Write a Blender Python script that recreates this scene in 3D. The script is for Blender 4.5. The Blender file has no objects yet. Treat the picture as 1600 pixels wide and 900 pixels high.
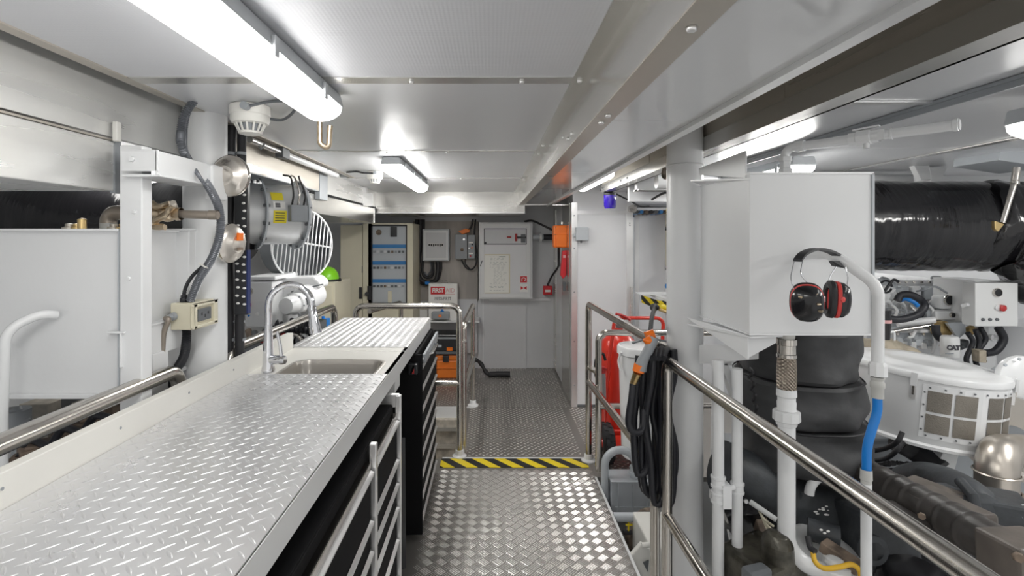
import bpy, bmesh, math, random
from mathutils import Vector as V, Matrix, noise
random.seed(7)
S = bpy.context.scene
C = S.collection
PI = math.pi
EYE = 1.55
F = 800.0
def P(px, py, d):
    """a measured image position at depth d -> metres"""
    return V(((px-767)*d/F, d, EYE-(py-371)*d/F))
def X(px, d): return (px-767)*d/F
def Z(py, d): return EYE-(py-371)*d/F
# ---------------------------------------------------------------- nodes
class E:
    def __init__(s, nt, v): s.nt, s.v = nt, v
    def op(s, o, *a):
        n = s.nt.nodes.new('ShaderNodeMath'); n.operation = o
        for i, q in enumerate((s,)+a):
            q = q.v if isinstance(q, E) else q
            if isinstance(q, (int, float)): n.inputs[i].default_value = q
            else: s.nt.links.new(q, n.inputs[i])
        return E(s.nt, n.outputs[0])
    def __add__(s, o): return s.op('ADD', o)
    def __sub__(s, o): return s.op('SUBTRACT', o)
    def __mul__(s, o): return s.op('MULTIPLY', o)
    def __truediv__(s, o): return s.op('DIVIDE', o)
MATS = {}
def mat(name, col, rough=.5, metal=0, bump=0, bscale=60, stretch=(1,1,1), var=0, vscale=3, emit=0, spec=.5, trans=0, coat=0, rvar=0):
    m = bpy.data.materials.new(name); m.use_nodes = True
    nt = m.node_tree; p = nt.nodes['Principled BSDF']
    p.inputs['Base Color'].default_value = (*col, 1)
    p.inputs['Roughness'].default_value = rough
    p.inputs['Metallic'].default_value = metal
    p.inputs['Specular IOR Level'].default_value = spec
    p.inputs['Transmission Weight'].default_value = trans
    p.inputs['Coat Weight'].default_value = coat
    if emit:
        p.inputs['Emission Color'].default_value = (*col, 1); p.inputs['Emission Strength'].default_value = emit
    if bump or var or rvar:
        g = nt.nodes.new('ShaderNodeNewGeometry')
        mp = nt.nodes.new('ShaderNodeMapping'); mp.inputs['Scale'].default_value = stretch
        nt.links.new(g.outputs['Position'], mp.inputs[0])
    if bump:
        n = nt.nodes.new('ShaderNodeTexNoise'); n.inputs['Scale'].default_value = bscale; n.inputs['Detail'].default_value = 4
        nt.links.new(mp.outputs[0], n.inputs['Vector'])
        b = nt.nodes.new('ShaderNodeBump'); b.inputs['Strength'].default_value = bump; b.inputs['Distance'].default_value = .01
        nt.links.new(n.outputs[0], b.inputs['Height']); nt.links.new(b.outputs[0], p.inputs['Normal'])
    if var or rvar:
        n = nt.nodes.new('ShaderNodeTexNoise'); n.inputs['Scale'].default_value = vscale; n.inputs['Detail'].default_value = 5
        nt.links.new(mp.outputs[0], n.inputs['Vector'])
        if var:
            r = nt.nodes.new('ShaderNodeMix'); r.data_type = 'RGBA'
            mr = nt.nodes.new('ShaderNodeMapRange'); mr.inputs[1].default_value = .35; mr.inputs[2].default_value = .65
            nt.links.new(n.outputs[0], mr.inputs[0]); nt.links.new(mr.outputs[0], r.inputs[0])
            r.inputs[6].default_value = (*[max(0, c*(1-var)) for c in col], 1)
            r.inputs[7].default_value = (*[min(1, c*(1+var)) for c in col], 1)
            nt.links.new(r.outputs[2], p.inputs['Base Color'])
        if rvar:
            mr = nt.nodes.new('ShaderNodeMapRange'); mr.inputs[1].default_value = .3; mr.inputs[2].default_value = .7
            mr.inputs[3].default_value = max(.02, rough-rvar); mr.inputs[4].default_value = rough+rvar
            nt.links.new(n.outputs[0], mr.inputs[0]); nt.links.new(mr.outputs[0], p.inputs['Roughness'])
    MATS[name] = m
    return m
M = MATS
mat('white_paint', (.74,.75,.76), .32, var=.02, vscale=2)
mat('white_gloss', (.77,.78,.79), .22, bump=.05, bscale=40)
mat('offwhite', (.76,.75,.71), .35, var=.03)
mat('cream', (.68,.64,.50), .4, var=.03)
mat('wall_grey', (.62,.63,.65), .42, var=.04, vscale=1.5)
mat('panel_white', (.73,.74,.76), .3, var=.02)
mat('grey_paint', (.47,.50,.53), .35, var=.03)
mat('grey_mid', (.30,.32,.34), .4)
mat('grey_dark', (.12,.13,.14), .45)
mat('bench_grey', (.70,.71,.71), .35)
mat('alu', (.70,.69,.665), .24, .85, bump=.012, bscale=30, stretch=(1,.15,3), var=.05, vscale=4, rvar=.05)
mat('alu_warm', (.49,.455,.40), .34, .5, bump=.015, bscale=30, stretch=(1,.2,3), var=.12, vscale=4, rvar=.08)
mat('alu_light', (.80,.80,.785), .3, .5, var=.05, vscale=3, stretch=(1,.3,3), rvar=.08)
mat('drawer_black', (.012,.012,.013), .75, spec=.08)
mat('alu_bright', (.85,.85,.85), .32, .8, var=.04)
mat('steel', (.62,.59,.55), .2, 1, rvar=.06, vscale=12)
mat('warm_steel', (.62,.57,.51), .33, .9, var=.1, vscale=8, bump=.03)
mat('chrome', (.78,.79,.82), .07, 1)
mat('sink_steel', (.48,.455,.42), .3, .85, bump=.03, bscale=60, stretch=(1,8,1))
mat('brass', (.62,.46,.22), .3, 1)
mat('worn_brass', (.55,.45,.33), .35, 1, var=.2, vscale=30)
mat('black_gloss', (.012,.012,.014), .18)
mat('black_matte', (.022,.022,.025), .55, bump=.1)
mat('black_metal', (.03,.031,.034), .3, spec=.6)
mat('mirror_dark', (.30,.28,.26), .08, 1)
mat('rubber', (.014,.015,.02), .5, bump=.1, bscale=80)
mat('wrap', (.008,.0075,.009), .13, bump=.22, bscale=9, stretch=(6,1,1), spec=.6)
mat('blanket', (.045,.046,.049), .62, bump=.5, bscale=9, var=.25, vscale=6)
mat('duct_black', (.045,.05,.056), .5, var=.3, vscale=10, bump=.15)
mat('duct_brown', (.055,.050,.047), .4, var=.35, vscale=9, bump=.1)
mat('duct_joint', (.13,.112,.098), .42, var=.2, vscale=9, bump=.06)
mat('cast_brown', (.08,.075,.06), .3, .4, var=.5, vscale=15, bump=.2)
mat('orange', (.95,.20,.015), .35)
mat('orange_box', (.80,.20,.02), .45, var=.1)
mat('red', (.62,.035,.02), .28, coat=.3)
mat('red_dull', (.45,.03,.03), .4)
mat('ear_red', (.62,.05,.045), .4)
mat('yellow', (.85,.66,.02), .45)
mat('yellow_cable', (.75,.45,.03), .4)
mat('blue_hose', (.01,.20,.62), .35)
mat('blue_band', (.04,.20,.48), .4)
mat('blue_glass', (.035,.01,.42), .08, coat=1, spec=.8)
mat('green_helmet', (.22,.62,.02), .3)
mat('teal', (.02,.2,.22), .4)
mat('paper', (.84,.84,.80), .6)
mat('ink', (.05,.05,.06), .6)
mat('sign_red', (.62,.02,.03), .4)
mat('sticker_white', (.85,.84,.82), .5)
mat('pale_red', (.72,.40,.40), .5)
mat('foam', (.015,.015,.017), .5)
mat('beige_fabric', (.42,.37,.29), .8, bump=.5, bscale=30, var=.2, vscale=20)
mat('dark_glass', (.05,.06,.07), .06, spec=.6)
mat('filter_mesh', (.25,.23,.20), .45, .6, bump=.4, bscale=250, var=.2, vscale=6)
mat('plywood', (.44,.41,.38), .6, var=.16, vscale=3, stretch=(3,3,.5))
mat('corrug', (.16,.17,.19), .3, .3)
mat('tape_grey', (.5,.5,.48), .7)
mat('conduit_brown', (.30,.26,.22), .35, .6)
mat('light_housing', (.50,.52,.54), .4)
mat('beacon_base', (.05,.05,.055), .4)
mat('rust', (.16,.12,.09), .7, var=.5, vscale=20)
mat('pit_tan', (.46,.42,.36), .6, var=.25, vscale=18)
mat('navy', (.015,.03,.14), .4)
mat('clear_glass', (1,1,1), .03, trans=1)
mat('lamp', (1,.985,.95), .3, emit=12)
mat('lamp_soft', (1,.985,.95), .3, emit=6)
mat('lamp_strong', (1,.985,.95), .3, emit=36)
mat('soffit_gloss', (.62,.63,.645), .10, coat=.3)
mat('silver_duct', (.66,.67,.68), .4, .6, var=.05)
mat('lens_silver', (.66,.62,.57), .34, .9, bump=.06, bscale=20, rvar=.12)
mat('label_yellow', (.85,.72,.03), .5)

def braid(name):
    m = mat(name, (.62,.53,.44), .28, 1); nt = m.node_tree; p = nt.nodes['Principled BSDF']
    g = nt.nodes.new('ShaderNodeTexCoord'); sx = nt.nodes.new('ShaderNodeSeparateXYZ'); nt.links.new(g.outputs['Object'], sx.inputs[0])
    x, z = E(nt, sx.outputs[0]), E(nt, sx.outputs[2])
    h = ((x+z)*500).op('SINE') + ((x-z)*500).op('SINE')
    b = nt.nodes.new('ShaderNodeBump'); b.inputs['Strength'].default_value = 1; b.inputs['Distance'].default_value = .003
    nt.links.new(h.v, b.inputs['Height']); nt.links.new(b.outputs[0], p.inputs['Normal'])
braid('braid')
def tread_floor(name, lo, hi):
    """metal plate: dull trodden ground, polished raised pattern (real relief), glints painted in"""
    m = mat(name, (.6,.6,.6), .3, .7); nt = m.node_tree; p = nt.nodes['Principled BSDF']
    g = nt.nodes.new('ShaderNodeNewGeometry'); sx = nt.nodes.new('ShaderNodeSeparateXYZ'); nt.links.new(g.outputs['Position'], sx.inputs[0])
    k = ((E(nt, sx.outputs[2])-.0002)*1800).op('MAXIMUM', 0.0).op('MINIMUM', 1.0)
    r = nt.nodes.new('ShaderNodeMix'); r.data_type = 'RGBA'; nt.links.new(k.v, r.inputs[0])
    r.inputs[6].default_value = (*lo,1); r.inputs[7].default_value = (*hi,1); nt.links.new(r.outputs[2], p.inputs['Base Color'])  # lighter raised pattern: wear, plus its glints put into the colour
    n = nt.nodes.new('ShaderNodeTexNoise'); n.inputs['Scale'].default_value = 3; n.inputs['Detail'].default_value = 5
    nt.links.new(g.outputs['Position'], n.inputs['Vector'])
    rr = E(nt, n.outputs[0])*.25 + (k*-.14) + .30
    nt.links.new(rr.v, p.inputs['Roughness'])
tread_floor('tread_floor',(.36,.345,.325),(.86,.845,.82))
tread_floor('tread_far',(.30,.285,.265),(.90,.88,.85))
def ribbed_ceiling():
    m = mat('ceiling_sheet', (.70,.71,.73), .29, .25); nt = m.node_tree; p = nt.nodes['Principled BSDF']
    g = nt.nodes.new('ShaderNodeNewGeometry')
    mp = nt.nodes.new('ShaderNodeMapping'); mp.inputs['Scale'].default_value = (14,.6,1)
    nt.links.new(g.outputs['Position'], mp.inputs[0])
    n = nt.nodes.new('ShaderNodeTexNoise'); n.inputs['Scale'].default_value = 1.5; n.inputs['Detail'].default_value = 3
    nt.links.new(mp.outputs[0], n.inputs['Vector'])
    n2 = nt.nodes.new('ShaderNodeTexNoise'); n2.inputs['Scale'].default_value = 2.2
    nt.links.new(g.outputs['Position'], n2.inputs['Vector'])
    h = E(nt, n.outputs[0])*.15 + E(nt, n2.outputs[0])
    b = nt.nodes.new('ShaderNodeBump'); b.inputs['Strength'].default_value = .25; b.inputs['Distance'].default_value = .02
    nt.links.new(h.v, b.inputs['Height']); nt.links.new(b.outputs[0], p.inputs['Normal'])
    # ribbed near sheet
    m = mat('ceiling_ribbed', (.68,.69,.72), .5, .25); nt = m.node_tree; p = nt.nodes['Principled BSDF']
    g = nt.nodes.new('ShaderNodeNewGeometry'); sx = nt.nodes.new('ShaderNodeSeparateXYZ'); nt.links.new(g.outputs['Position'], sx.inputs[0])
    x, y = E(nt, sx.outputs[0]), E(nt, sx.outputs[1])
    h = (x*700).op('SINE')*.5 + (y*700).op('SINE')*.5
    b = nt.nodes.new('ShaderNodeBump'); b.inputs['Strength'].default_value = .25; b.inputs['Distance'].default_value = .0005
    nt.links.new(h.v, b.inputs['Height']); nt.links.new(b.outputs[0], p.inputs['Normal'])
ribbed_ceiling()
def hazard(name, pitch, sx_, sy_, sz_):
    m = mat(name, (.85,.66,.02), .45); nt = m.node_tree; p = nt.nodes['Principled BSDF']
    g = nt.nodes.new('ShaderNodeNewGeometry'); q = nt.nodes.new('ShaderNodeSeparateXYZ'); nt.links.new(g.outputs['Position'], q.inputs[0])
    t = (E(nt, q.outputs[0])*sx_+E(nt, q.outputs[1])*sy_+E(nt, q.outputs[2])*sz_+40)/pitch
    k = t.op('FRACT').op('GREATER_THAN', .5)
    r = nt.nodes.new('ShaderNodeMix'); r.data_type = 'RGBA'
    nt.links.new(k.v, r.inputs[0]); r.inputs[6].default_value = (.85,.66,.02,1); r.inputs[7].default_value = (.02,.02,.02,1)
    nt.links.new(r.outputs[2], p.inputs['Base Color'])
hazard('hazard_floor', .155, 1, .9, 0)
hazard('hazard_board', .048, 1, 0, .9)

# ---------------------------------------------------------------- geometry
def spline(pts, n=10):
    pts = [V(p) for p in pts]; q = [pts[0]*2-pts[1]]+pts+[pts[-1]*2-pts[-2]]
    out = []
    for i in range(1, len(q)-2):
        a, b, c, d = q[i-1:i+3]
        for k in range(n):
            t = k/n
            out.append(.5*((2*b)+(c-a)*t+(2*a-5*b+4*c-d)*t*t+(3*b-a-3*c+d)*t**3))
    out.append(pts[-1]); return out
def fillet(pts, r, n=7):
    pts = [V(p) for p in pts]; out = [pts[0]]
    for i in range(1, len(pts)-1):
        p = pts[i]; a = (pts[i-1]-p); b = (pts[i+1]-p); la, lb = a.length, b.length; a.normalize(); b.normalize()
        ang = a.angle(b)
        if ang > 3.1: out.append(p); continue
        t = min(r/math.tan(ang/2), la*.49, lb*.49); rr = t*math.tan(ang/2)
        c = p+(a+b).normalized()*(rr/math.sin(ang/2))
        s, e = p+a*t-c, p+b*t-c; th = s.angle(e)
        for k in range(n+1):
            w = k/n
            out.append(c+(s*math.sin((1-w)*th)+e*math.sin(w*th))/math.sin(th))
    out.append(pts[-1]); return out
def resample(pts, step):
    pts = [V(p) for p in pts]; out = [pts[0]]; acc = 0
    for a, b in zip(pts, pts[1:]):
        L = (b-a).length
        if L < 1e-9: continue
        d = step-acc
        while d <= L:
            out.append(a+(b-a)*(d/L)); d += step
        acc = L-(d-step)
    if (out[-1]-pts[-1]).length > 1e-5: out.append(pts[-1])
    return out
class G:
    def __init__(s): s.v = []; s.f = []; s.s = []
    def add(s, vs, fs, sm=False):
        o = len(s.v); s.v += [V(p) for p in vs]
        for f in fs: s.f.append([i+o for i in f]); s.s.append(sm)
        return s
    def box(s, x0, y0, z0, x1, y1, z1):
        x0, x1 = sorted((x0, x1)); y0, y1 = sorted((y0, y1)); z0, z1 = sorted((z0, z1))
        return s.add([(x, y, z) for x in (x0, x1) for y in (y0, y1) for z in (z0, z1)],
            [(0,1,3,2),(4,6,7,5),(0,4,5,1),(2,3,7,6),(0,2,6,4),(1,5,7,3)])
    def obox(s, c, sz, mt=None, rz=0):
        a, b, d = [q/2 for q in sz]; R = (mt if mt else Matrix.Rotation(rz, 3, 'Z'))
        g = G().box(-a, -b, -d, a, b, d)
        return s.add([V(c)+R@p for p in g.v], g.f)
    def bar(s, p0, p1, w, h, up=(0,0,1)):
        p0, p1 = V(p0), V(p1); d = (p1-p0).normalized(); up = V(up)
        if abs(d.dot(up)) > .98: up = V((0,1,0))
        a = d.cross(up).normalized(); b = a.cross(d)
        vs = [p+a*i*w/2+b*j*h/2 for p in (p0, p1) for i, j in ((-1,-1),(1,-1),(1,1),(-1,1))]
        return s.add(vs, [(3,2,1,0),(4,5,6,7)]+[(i,(i+1)%4,4+(i+1)%4,4+i) for i in range(4)])
    def lathe(s, prof, c, ax=(0,0,1), seg=28, sm=True, a0=0, a1=2*PI):
        """prof: (radius, distance along axis)"""
        c, ax = V(c), V(ax).normalized(); u = ax.orthogonal().normalized(); w = ax.cross(u)
        full = abs(a1-a0-2*PI) < 1e-6; n = seg if full else seg+1
        vs = []
        for r, t in prof:
            for k in range(n):
                a = a0+(a1-a0)*k/seg; vs.append(c+ax*t+(u*math.cos(a)+w*math.sin(a))*max(r, 1e-5))
        fs = []
        for i in range(len(prof)-1):
            for k in range(seg):
                k2 = (k+1) % n; fs.append((i*n+k, i*n+k2, (i+1)*n+k2, (i+1)*n+k))
        return s.add(vs, fs, sm)
    def cyl(s, p0, p1, r, r2=None, seg=24):
        p0, p1 = V(p0), V(p1); L = (p1-p0).length; r2 = r if r2 is None else r2
        s.lathe([(r, 0), (r2, L)], p0, p1-p0, seg)
        ax = (p1-p0).normalized(); u = ax.orthogonal().normalized(); w = ax.cross(u)
        for c, rr, fl in ((p0, r, 1), (p1, r2, 0)):
            vs = [c+(u*math.cos(2*PI*k/seg)+w*math.sin(2*PI*k/seg))*rr for k in range(seg)]
            s.add(vs, [list(range(seg))[::-1] if fl else list(range(seg))])
        return s
    def tube(s, pts, r, seg=14, sx=1.0):
        pts = [V(p) for p in pts]; n = len(pts); T_ = []
        for i in range(n):
            t = (pts[min(i+1, n-1)]-pts[max(i-1, 0)]); T_.append(t.normalized() if t.length > 1e-9 else V((0,0,1)))
        u = T_[0].orthogonal().normalized()
        if abs(T_[0].z) < .9: u = T_[0].cross(V((0,0,1))).normalized()
        vs = []; L = 0
        for i, (p, t) in enumerate(zip(pts, T_)):
            if i: L += (p-pts[i-1]).length
            u = (u-t*u.dot(t)).normalized(); w = t.cross(u); rr = r(L) if callable(r) else r
            for k in range(seg):
                a = 2*PI*k/seg; vs.append(p+(u*math.cos(a)*sx+w*math.sin(a))*rr)
        fs = [(i*seg+k, i*seg+(k+1)%seg, (i+1)*seg+(k+1)%seg, (i+1)*seg+k) for i in range(n-1) for k in range(seg)]
        s.add(vs, fs, True)
        s.add(vs[:seg], [list(range(seg))[::-1]]); s.add(vs[-seg:], [list(range(seg))])
        return s
    def sph(s, c, r, sc=(1,1,1), seg=20, t0=0, t1=PI, R=None):
        prof = [(math.sin(t0+(t1-t0)*k/12), math.cos(t0+(t1-t0)*k/12)) for k in range(13)]
        g = G().lathe(prof, (0,0,0), (0,0,1), seg)
        R = R or Matrix.Identity(3)
        return s.add([V(c)+R@V((p.x*r*sc[0], p.y*r*sc[1], p.z*r*sc[2])) for p in g.v], g.f, True)
    def prism(s, poly, vec):
        a = [V(p) for p in poly]; n = len(a); b = [p+V(vec) for p in a]
        return s.add(a+b, [list(range(n)), list(range(n, 2*n))[::-1]]+[(i, n+i, n+(i+1)%n, (i+1)%n) for i in range(n)])
    def lump(s, amt, sc, seed=0):
        for i, p in enumerate(s.v):
            s.v[i] = p+noise.noise_vector(p*sc+V((seed, seed*2, 0)))*amt
        return s
    def rot(s, c, ang, ax='Z'):
        R = Matrix.Rotation(ang, 3, ax); c = V(c); s.v = [c+R@(p-c) for p in s.v]; return s
    def obj(s, name, m, parent=None, bev=0, kind=None, label=None):
        me = bpy.data.meshes.new(name); me.from_pydata([tuple(p) for p in s.v], [], s.f)
        for p, f in zip(me.polygons, s.s): p.use_smooth = f
        me.materials.append(M[m]); 
        bm = bmesh.new(); bm.from_mesh(me); bmesh.ops.remove_doubles(bm, verts=bm.verts, dist=2e-5)
        bmesh.ops.recalc_face_normals(bm, faces=bm.faces)
        for e in bm.edges:
            if len(e.link_faces) == 2 and e.calc_face_angle(0) > .7: e.smooth = False
        bm.to_mesh(me); bm.free()
        o = bpy.data.objects.new(name, me); C.objects.link(o)
        if parent: o.parent = parent
        if bev:
            b = o.modifiers.new('bevel', 'BEVEL'); b.width = bev; b.segments = 2; b.limit_method = 'ANGLE'; b.angle_limit = .7
        if kind: o['kind'] = kind
        if label: o['label'] = label
        return o
THINGS = []
def tag(o, label, cat, group=None):
    o['label'] = label; o['category'] = cat
    if group: o['group'] = group
    return o
def T(name, label, cat, group=None):
    o = bpy.data.objects.new(name, None); C.objects.link(o); o.empty_display_size = .05
    THINGS.append(o); return tag(o, label, cat, group)
def settle():
    """put every Empty at the base of its thing, parts staying where they are"""
    for t in THINGS:
        lo = V((9e9,)*3); hi = V((-9e9,)*3)
        for o in t.children_recursive:
            for v in o.data.vertices:
                p = v.co
                for k in range(3): lo[k] = min(lo[k], p[k]); hi[k] = max(hi[k], p[k])
        t.location = ((lo.x+hi.x)/2, (lo.y+hi.y)/2, lo.z)
        for c in t.children: c.matrix_parent_inverse = Matrix.Translation(-t.location)
def text(body, size, c, xd, up, m, parent, name='lettering', ext=.0008, bold=0, sx=1):
    cu = bpy.data.curves.new('t', 'FONT'); cu.body = body; cu.size = size; cu.extrude = ext; cu.align_x = 'CENTER'; cu.align_y = 'CENTER'; cu.offset = bold
    cu.resolution_u = 3
    o = bpy.data.objects.new('t', cu); C.objects.link(o)
    dg = bpy.context.evaluated_depsgraph_get(); me = bpy.data.meshes.new_from_object(o.evaluated_get(dg))
    bpy.data.objects.remove(o)
    xd, up = V(xd).normalized(), V(up).normalized(); n = xd.cross(up); c = V(c)
    g = G(); g.v = [c+xd*v.co.x*sx+up*v.co.y+n*v.co.z for v in me.vertices]; g.f = [list(p.vertices) for p in me.polygons]; g.s = [False]*len(g.f)
    return g.obj(name, m, parent)
def bolt(c, n, r=.006, m='alu_bright', parent=None, name='bolt'):
    n = V(n); return G().cyl(V(c), V(c)+n*r*.8, r, r*.8, 6).obj(name, m, parent)
# ================================================================ THE SETTING
def st(name, g, m, bev=0): return g.obj(name, m, kind='structure', bev=bev)
CZ = EYE+.455            # main ceiling
SZ = EYE+.32             # starboard soffit
st('ceiling', G().box(-1.03,-1.2,CZ,.28,.225,CZ+.03).box(-1.03,.225,CZ,.28,1.45,CZ+.03), 'ceiling_ribbed')
st('ceiling', G().box(-1.03,1.452,CZ,.28,2.68,CZ+.03).box(-1.03,2.684,CZ,.28,3.90,CZ+.03).box(-1.15,3.904,CZ,.28,5.12,CZ+.03), 'ceiling_sheet')
for i, y in enumerate((.228, 1.45, 2.68, 3.90)):
    g = G().box(-1.03 if i < 3 else -1.1, y-.001, CZ-.003, .235, y+.055 if i < 2 else y+.03, CZ+.002)
    o = st('trim_1', g, 'alu')
    for k in range(3 if i < 2 else 2):
        bolt((-.55+k*.32, y+.03, CZ-.003), (0,0,-1), .008, 'alu_bright', o)
# void above the gap and roof of everything
st('ceiling', G().box(-2.5,-1.2,2.32,3.9,6.2,2.36), 'wall_grey')
# side edge angle of the ceiling
st('trim_2', G().box(-1.065,-1.2,CZ-.004,-1.03,3.9,CZ+.035), 'alu_warm')
# soffit beam: flange on the ceiling, upright face, underside flange, white panels
o = st('trim_3', G().box(.233,-1.2,CZ-.004,.282,5.12,CZ), 'alu')
for y in (1.47, 2.5, 2.75, 3.95): bolt((.255, y, CZ-.004), (0,0,-1), .008, 'alu_bright', o)
o = st('trim_4', G().box(.275,-1.2,SZ,.282,5.12,CZ-.004), 'alu')
for y, z in ((1.73,SZ+.03),(1.95,SZ+.06),(1.82,SZ+.03),(3.2,SZ+.05)): bolt((.275, y, z), (-1,0,0), .008, 'alu_bright', o)
o = st('trim_5', G().box(.275,-1.2,SZ-.003,.330,5.12,SZ), 'alu_warm')
for y in (.77, 1.32, 1.40): bolt((.302, y, SZ-.003), (0,0,-1), .009, 'alu_bright', o)
g = G()
ys = (-1.2,.28,1.40,2.52,3.64,5.12)
for a, b in zip(ys, ys[1:]): g.box(.331,a+.001,SZ,.556,b-.001,SZ+.02)
st('ceiling', g, 'soffit_gloss')
st('trim_6', G().box(.556,-1.2,SZ-.012,.563,5.12,SZ+.012).box(.563,-1.2,SZ-.004,.60,5.12,SZ), 'alu_bright')
# gap and the next beam
st('trim_7', G().box(.59,-1.2,SZ,.60,4.4,2.32).box(.28,5.05,SZ+.02,.60,5.12,2.32), 'alu_warm')
g = G().box(.93,-1.2,EYE+.433,.94,4.28,2.30)
for y in (1.62, 3.0): g.box(.926,y,EYE+.433,.93,y+.01,2.1)
st('beam', g, 'alu_warm')
g = G().box(.92,-1.2,EYE+.373,.93,4.28,EYE+.433).box(.93,-1.2,EYE+.373,1.0,4.28,EYE+.378).box(.99,-1.2,EYE+.373,1.0,4.28,EYE+.43)
o = st('beam', g, 'alu')
for y in (3.45, 3.62, 4.2): bolt((.92,y,EYE+.40), (-1,0,0), .008, 'grey_dark', o)
# starboard ceiling panels
RZ = EYE+.42
g = G()
for x0, x1 in ((1.0,1.365),(1.40,2.2),(2.22,3.9)):
    ys = (-1.2,.48,1.58,2.7,3.8,6.2) if x0 < 1.3 else (-1.2,1.0,2.4,3.8,6.2)
    for a, b in zip(ys, ys[1:]): g.box(x0,a+.002,RZ,x1-.002,b-.002,RZ+.02)
st('ceiling', g, 'ceiling_sheet')
st('trim_8', G().box(1.355,-1.2,RZ-.012,1.40,6.2,RZ-.002).box(1.36,-1.2,RZ-.03,1.366,6.2,RZ-.012), 'grey_mid')
st('trim_9', G().box(2.19,-1.2,RZ-.006,2.24,6.2,RZ-.002), 'alu')
st('trim_10', G().box(1.0,1.57,RZ-.006,1.355,1.60,RZ-.001), 'alu_bright')
st('beam', G().box(1.0,3.5,RZ-.10,3.9,3.56,RZ).box(1.0,3.46,RZ-.10,3.9,3.6,RZ-.09), 'white_paint')
# far beam under the main ceiling
st('trim_11', G().box(-1.15,5.12,EYE+.24,.34,5.13,CZ), 'alu')
st('trim_12', G().box(-1.15,5.13,EYE+.24,.34,6.08,EYE+.246).box(.28,5.0,SZ-.005,.76,5.2,SZ), 'alu')
st('trim_13', G().box(-1.15,5.112,EYE+.24,.34,5.12,EYE+.252).box(-1.15,5.113,EYE+.31,.30,5.12,EYE+.314), 'alu_bright')
# port beam, running fore and aft above the machinery
g = G().box(-1.17,-1.2,EYE+.305,-1.15,5.12,CZ+.3)
st('beam', g, 'alu_light')
st('trim_14', G().box(-1.15,1.0,EYE+.308,-1.135,1.03,EYE+.33).box(-1.15,4.6,EYE+.28,-1.12,4.66,CZ-.005).box(-1.12,4.6,EYE+.28,-1.06,4.61,CZ-.06), 'alu_bright')
st('ceiling', G().box(-2.5,-1.2,EYE+.40,-1.17,6.2,EYE+.42), 'wall_grey')
# walls
st('wall_far', G().box(-2.5,6.08,-.6,3.9,6.14,2.36), 'wall_grey')
st('wall_left', G().box(-2.56,-1.2,-.6,-2.5,6.14,2.36), 'wall_grey')
st('wall_right', G().box(3.9,-1.2,-.6,3.96,6.14,2.36), 'wall_grey')
# walkway floor
def relief(g, rects, cell, bars):
    """raised pattern of the plate: groups of short bars, or single lozenges, turned 45 degrees alternately"""
    U, W_ = V((1,1,0)).normalized(), V((1,-1,0)).normalized()
    for (x0,y0,x1,y1) in rects:
        N = int((x1-x0+y1-y0)/cell)+4
        a0 = int((V((x0,y0,0)).dot(U))/cell)-1; b0 = int((V((x0,y1,0)).dot(W_))/cell)-1
        for i in range(a0, a0+N):
            for j in range(b0, b0+N):
                c = U*((i+.5)*cell)+W_*((j+.5)*cell)
                if not (x0+cell*.6 < c.x < x1-cell*.6 and y0+cell*.6 < c.y < y1-cell*.6): continue
                d, q = (U, W_) if (i+j) % 2 == 0 else (W_, U)
                if bars:
                    for k in range(5):
                        o = c+q*((k-2)*cell/5); L, w, h = cell*.42, cell*.062, .0013
                        vs = [o-d*L-q*w, o-d*L+q*w, o+d*L+q*w, o+d*L-q*w]
                        vs += [o-d*(L-.004)-q*w*.35+V((0,0,h)), o-d*(L-.004)+q*w*.35+V((0,0,h)), o+d*(L-.004)+q*w*.35+V((0,0,h)), o+d*(L-.004)-q*w*.35+V((0,0,h))]
                        g.add(vs, [(0,1,5,4),(1,2,6,5),(2,3,7,6),(3,0,4,7),(4,5,6,7)])
                else:
                    L, w, h = cell*.56, cell*.22, .0016
                    g.add([c-d*L, c-q*w, c+d*L, c+q*w, c-d*L*.5+V((0,0,h)), c-q*w*.45+V((0,0,h)), c+d*L*.5+V((0,0,h)), c+q*w*.45+V((0,0,h))], [(0,1,5,4),(1,2,6,5),(2,3,7,6),(3,0,4,7),(4,5,6,7)])
    return g
st('floor', relief(G().box(-1.03,-1.2,-.03,.671,3.585,0), [(-.40,.3,.675,3.45)], .048, True), 'tread_floor')
st('floor', relief(G().box(-.22,3.585,-.03,.671,4.66,0).box(.671,3.31,-.03,2.2,4.66,0).box(-1.7,4.66,-.03,2.2,6.08,0), [(-.215,3.60,.675,4.67),(-1.0,4.65,.75,6.06),(.69,3.32,1.4,4.66)], .036, False), 'tread_far')
st('trim_15', G().box(.671,-1.2,-.05,.684,3.31,.004).box(-.34,3.585,-.002,.671,3.602,.004), 'white_gloss')
st('trim_16', G().box(-1.02,4.655,-.09,-.14,4.67,.008).box(-.232,3.6,-.09,-.218,4.66,.006), 'white_gloss')
st('floor', G().box(-2.5,-1.2,-.62,3.9,6.1,-.58), 'bench_grey')
g = G().box(-1.03,3.64,-.58,-.23,4.655,-.50)
st('floor', g, 'pit_tan')
st('wall_pit', G().box(-1.03,4.60,-.58,-.23,4.655,-.09).box(-.245,3.6,-.58,-.235,4.66,-.09), 'pit_tan')
st('trim_17', G().box(-1.03,4.585,-.34,-.24,4.60,-.30).box(-1.03,4.57,-.18,-.24,4.60,-.15), 'alu')
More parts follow.
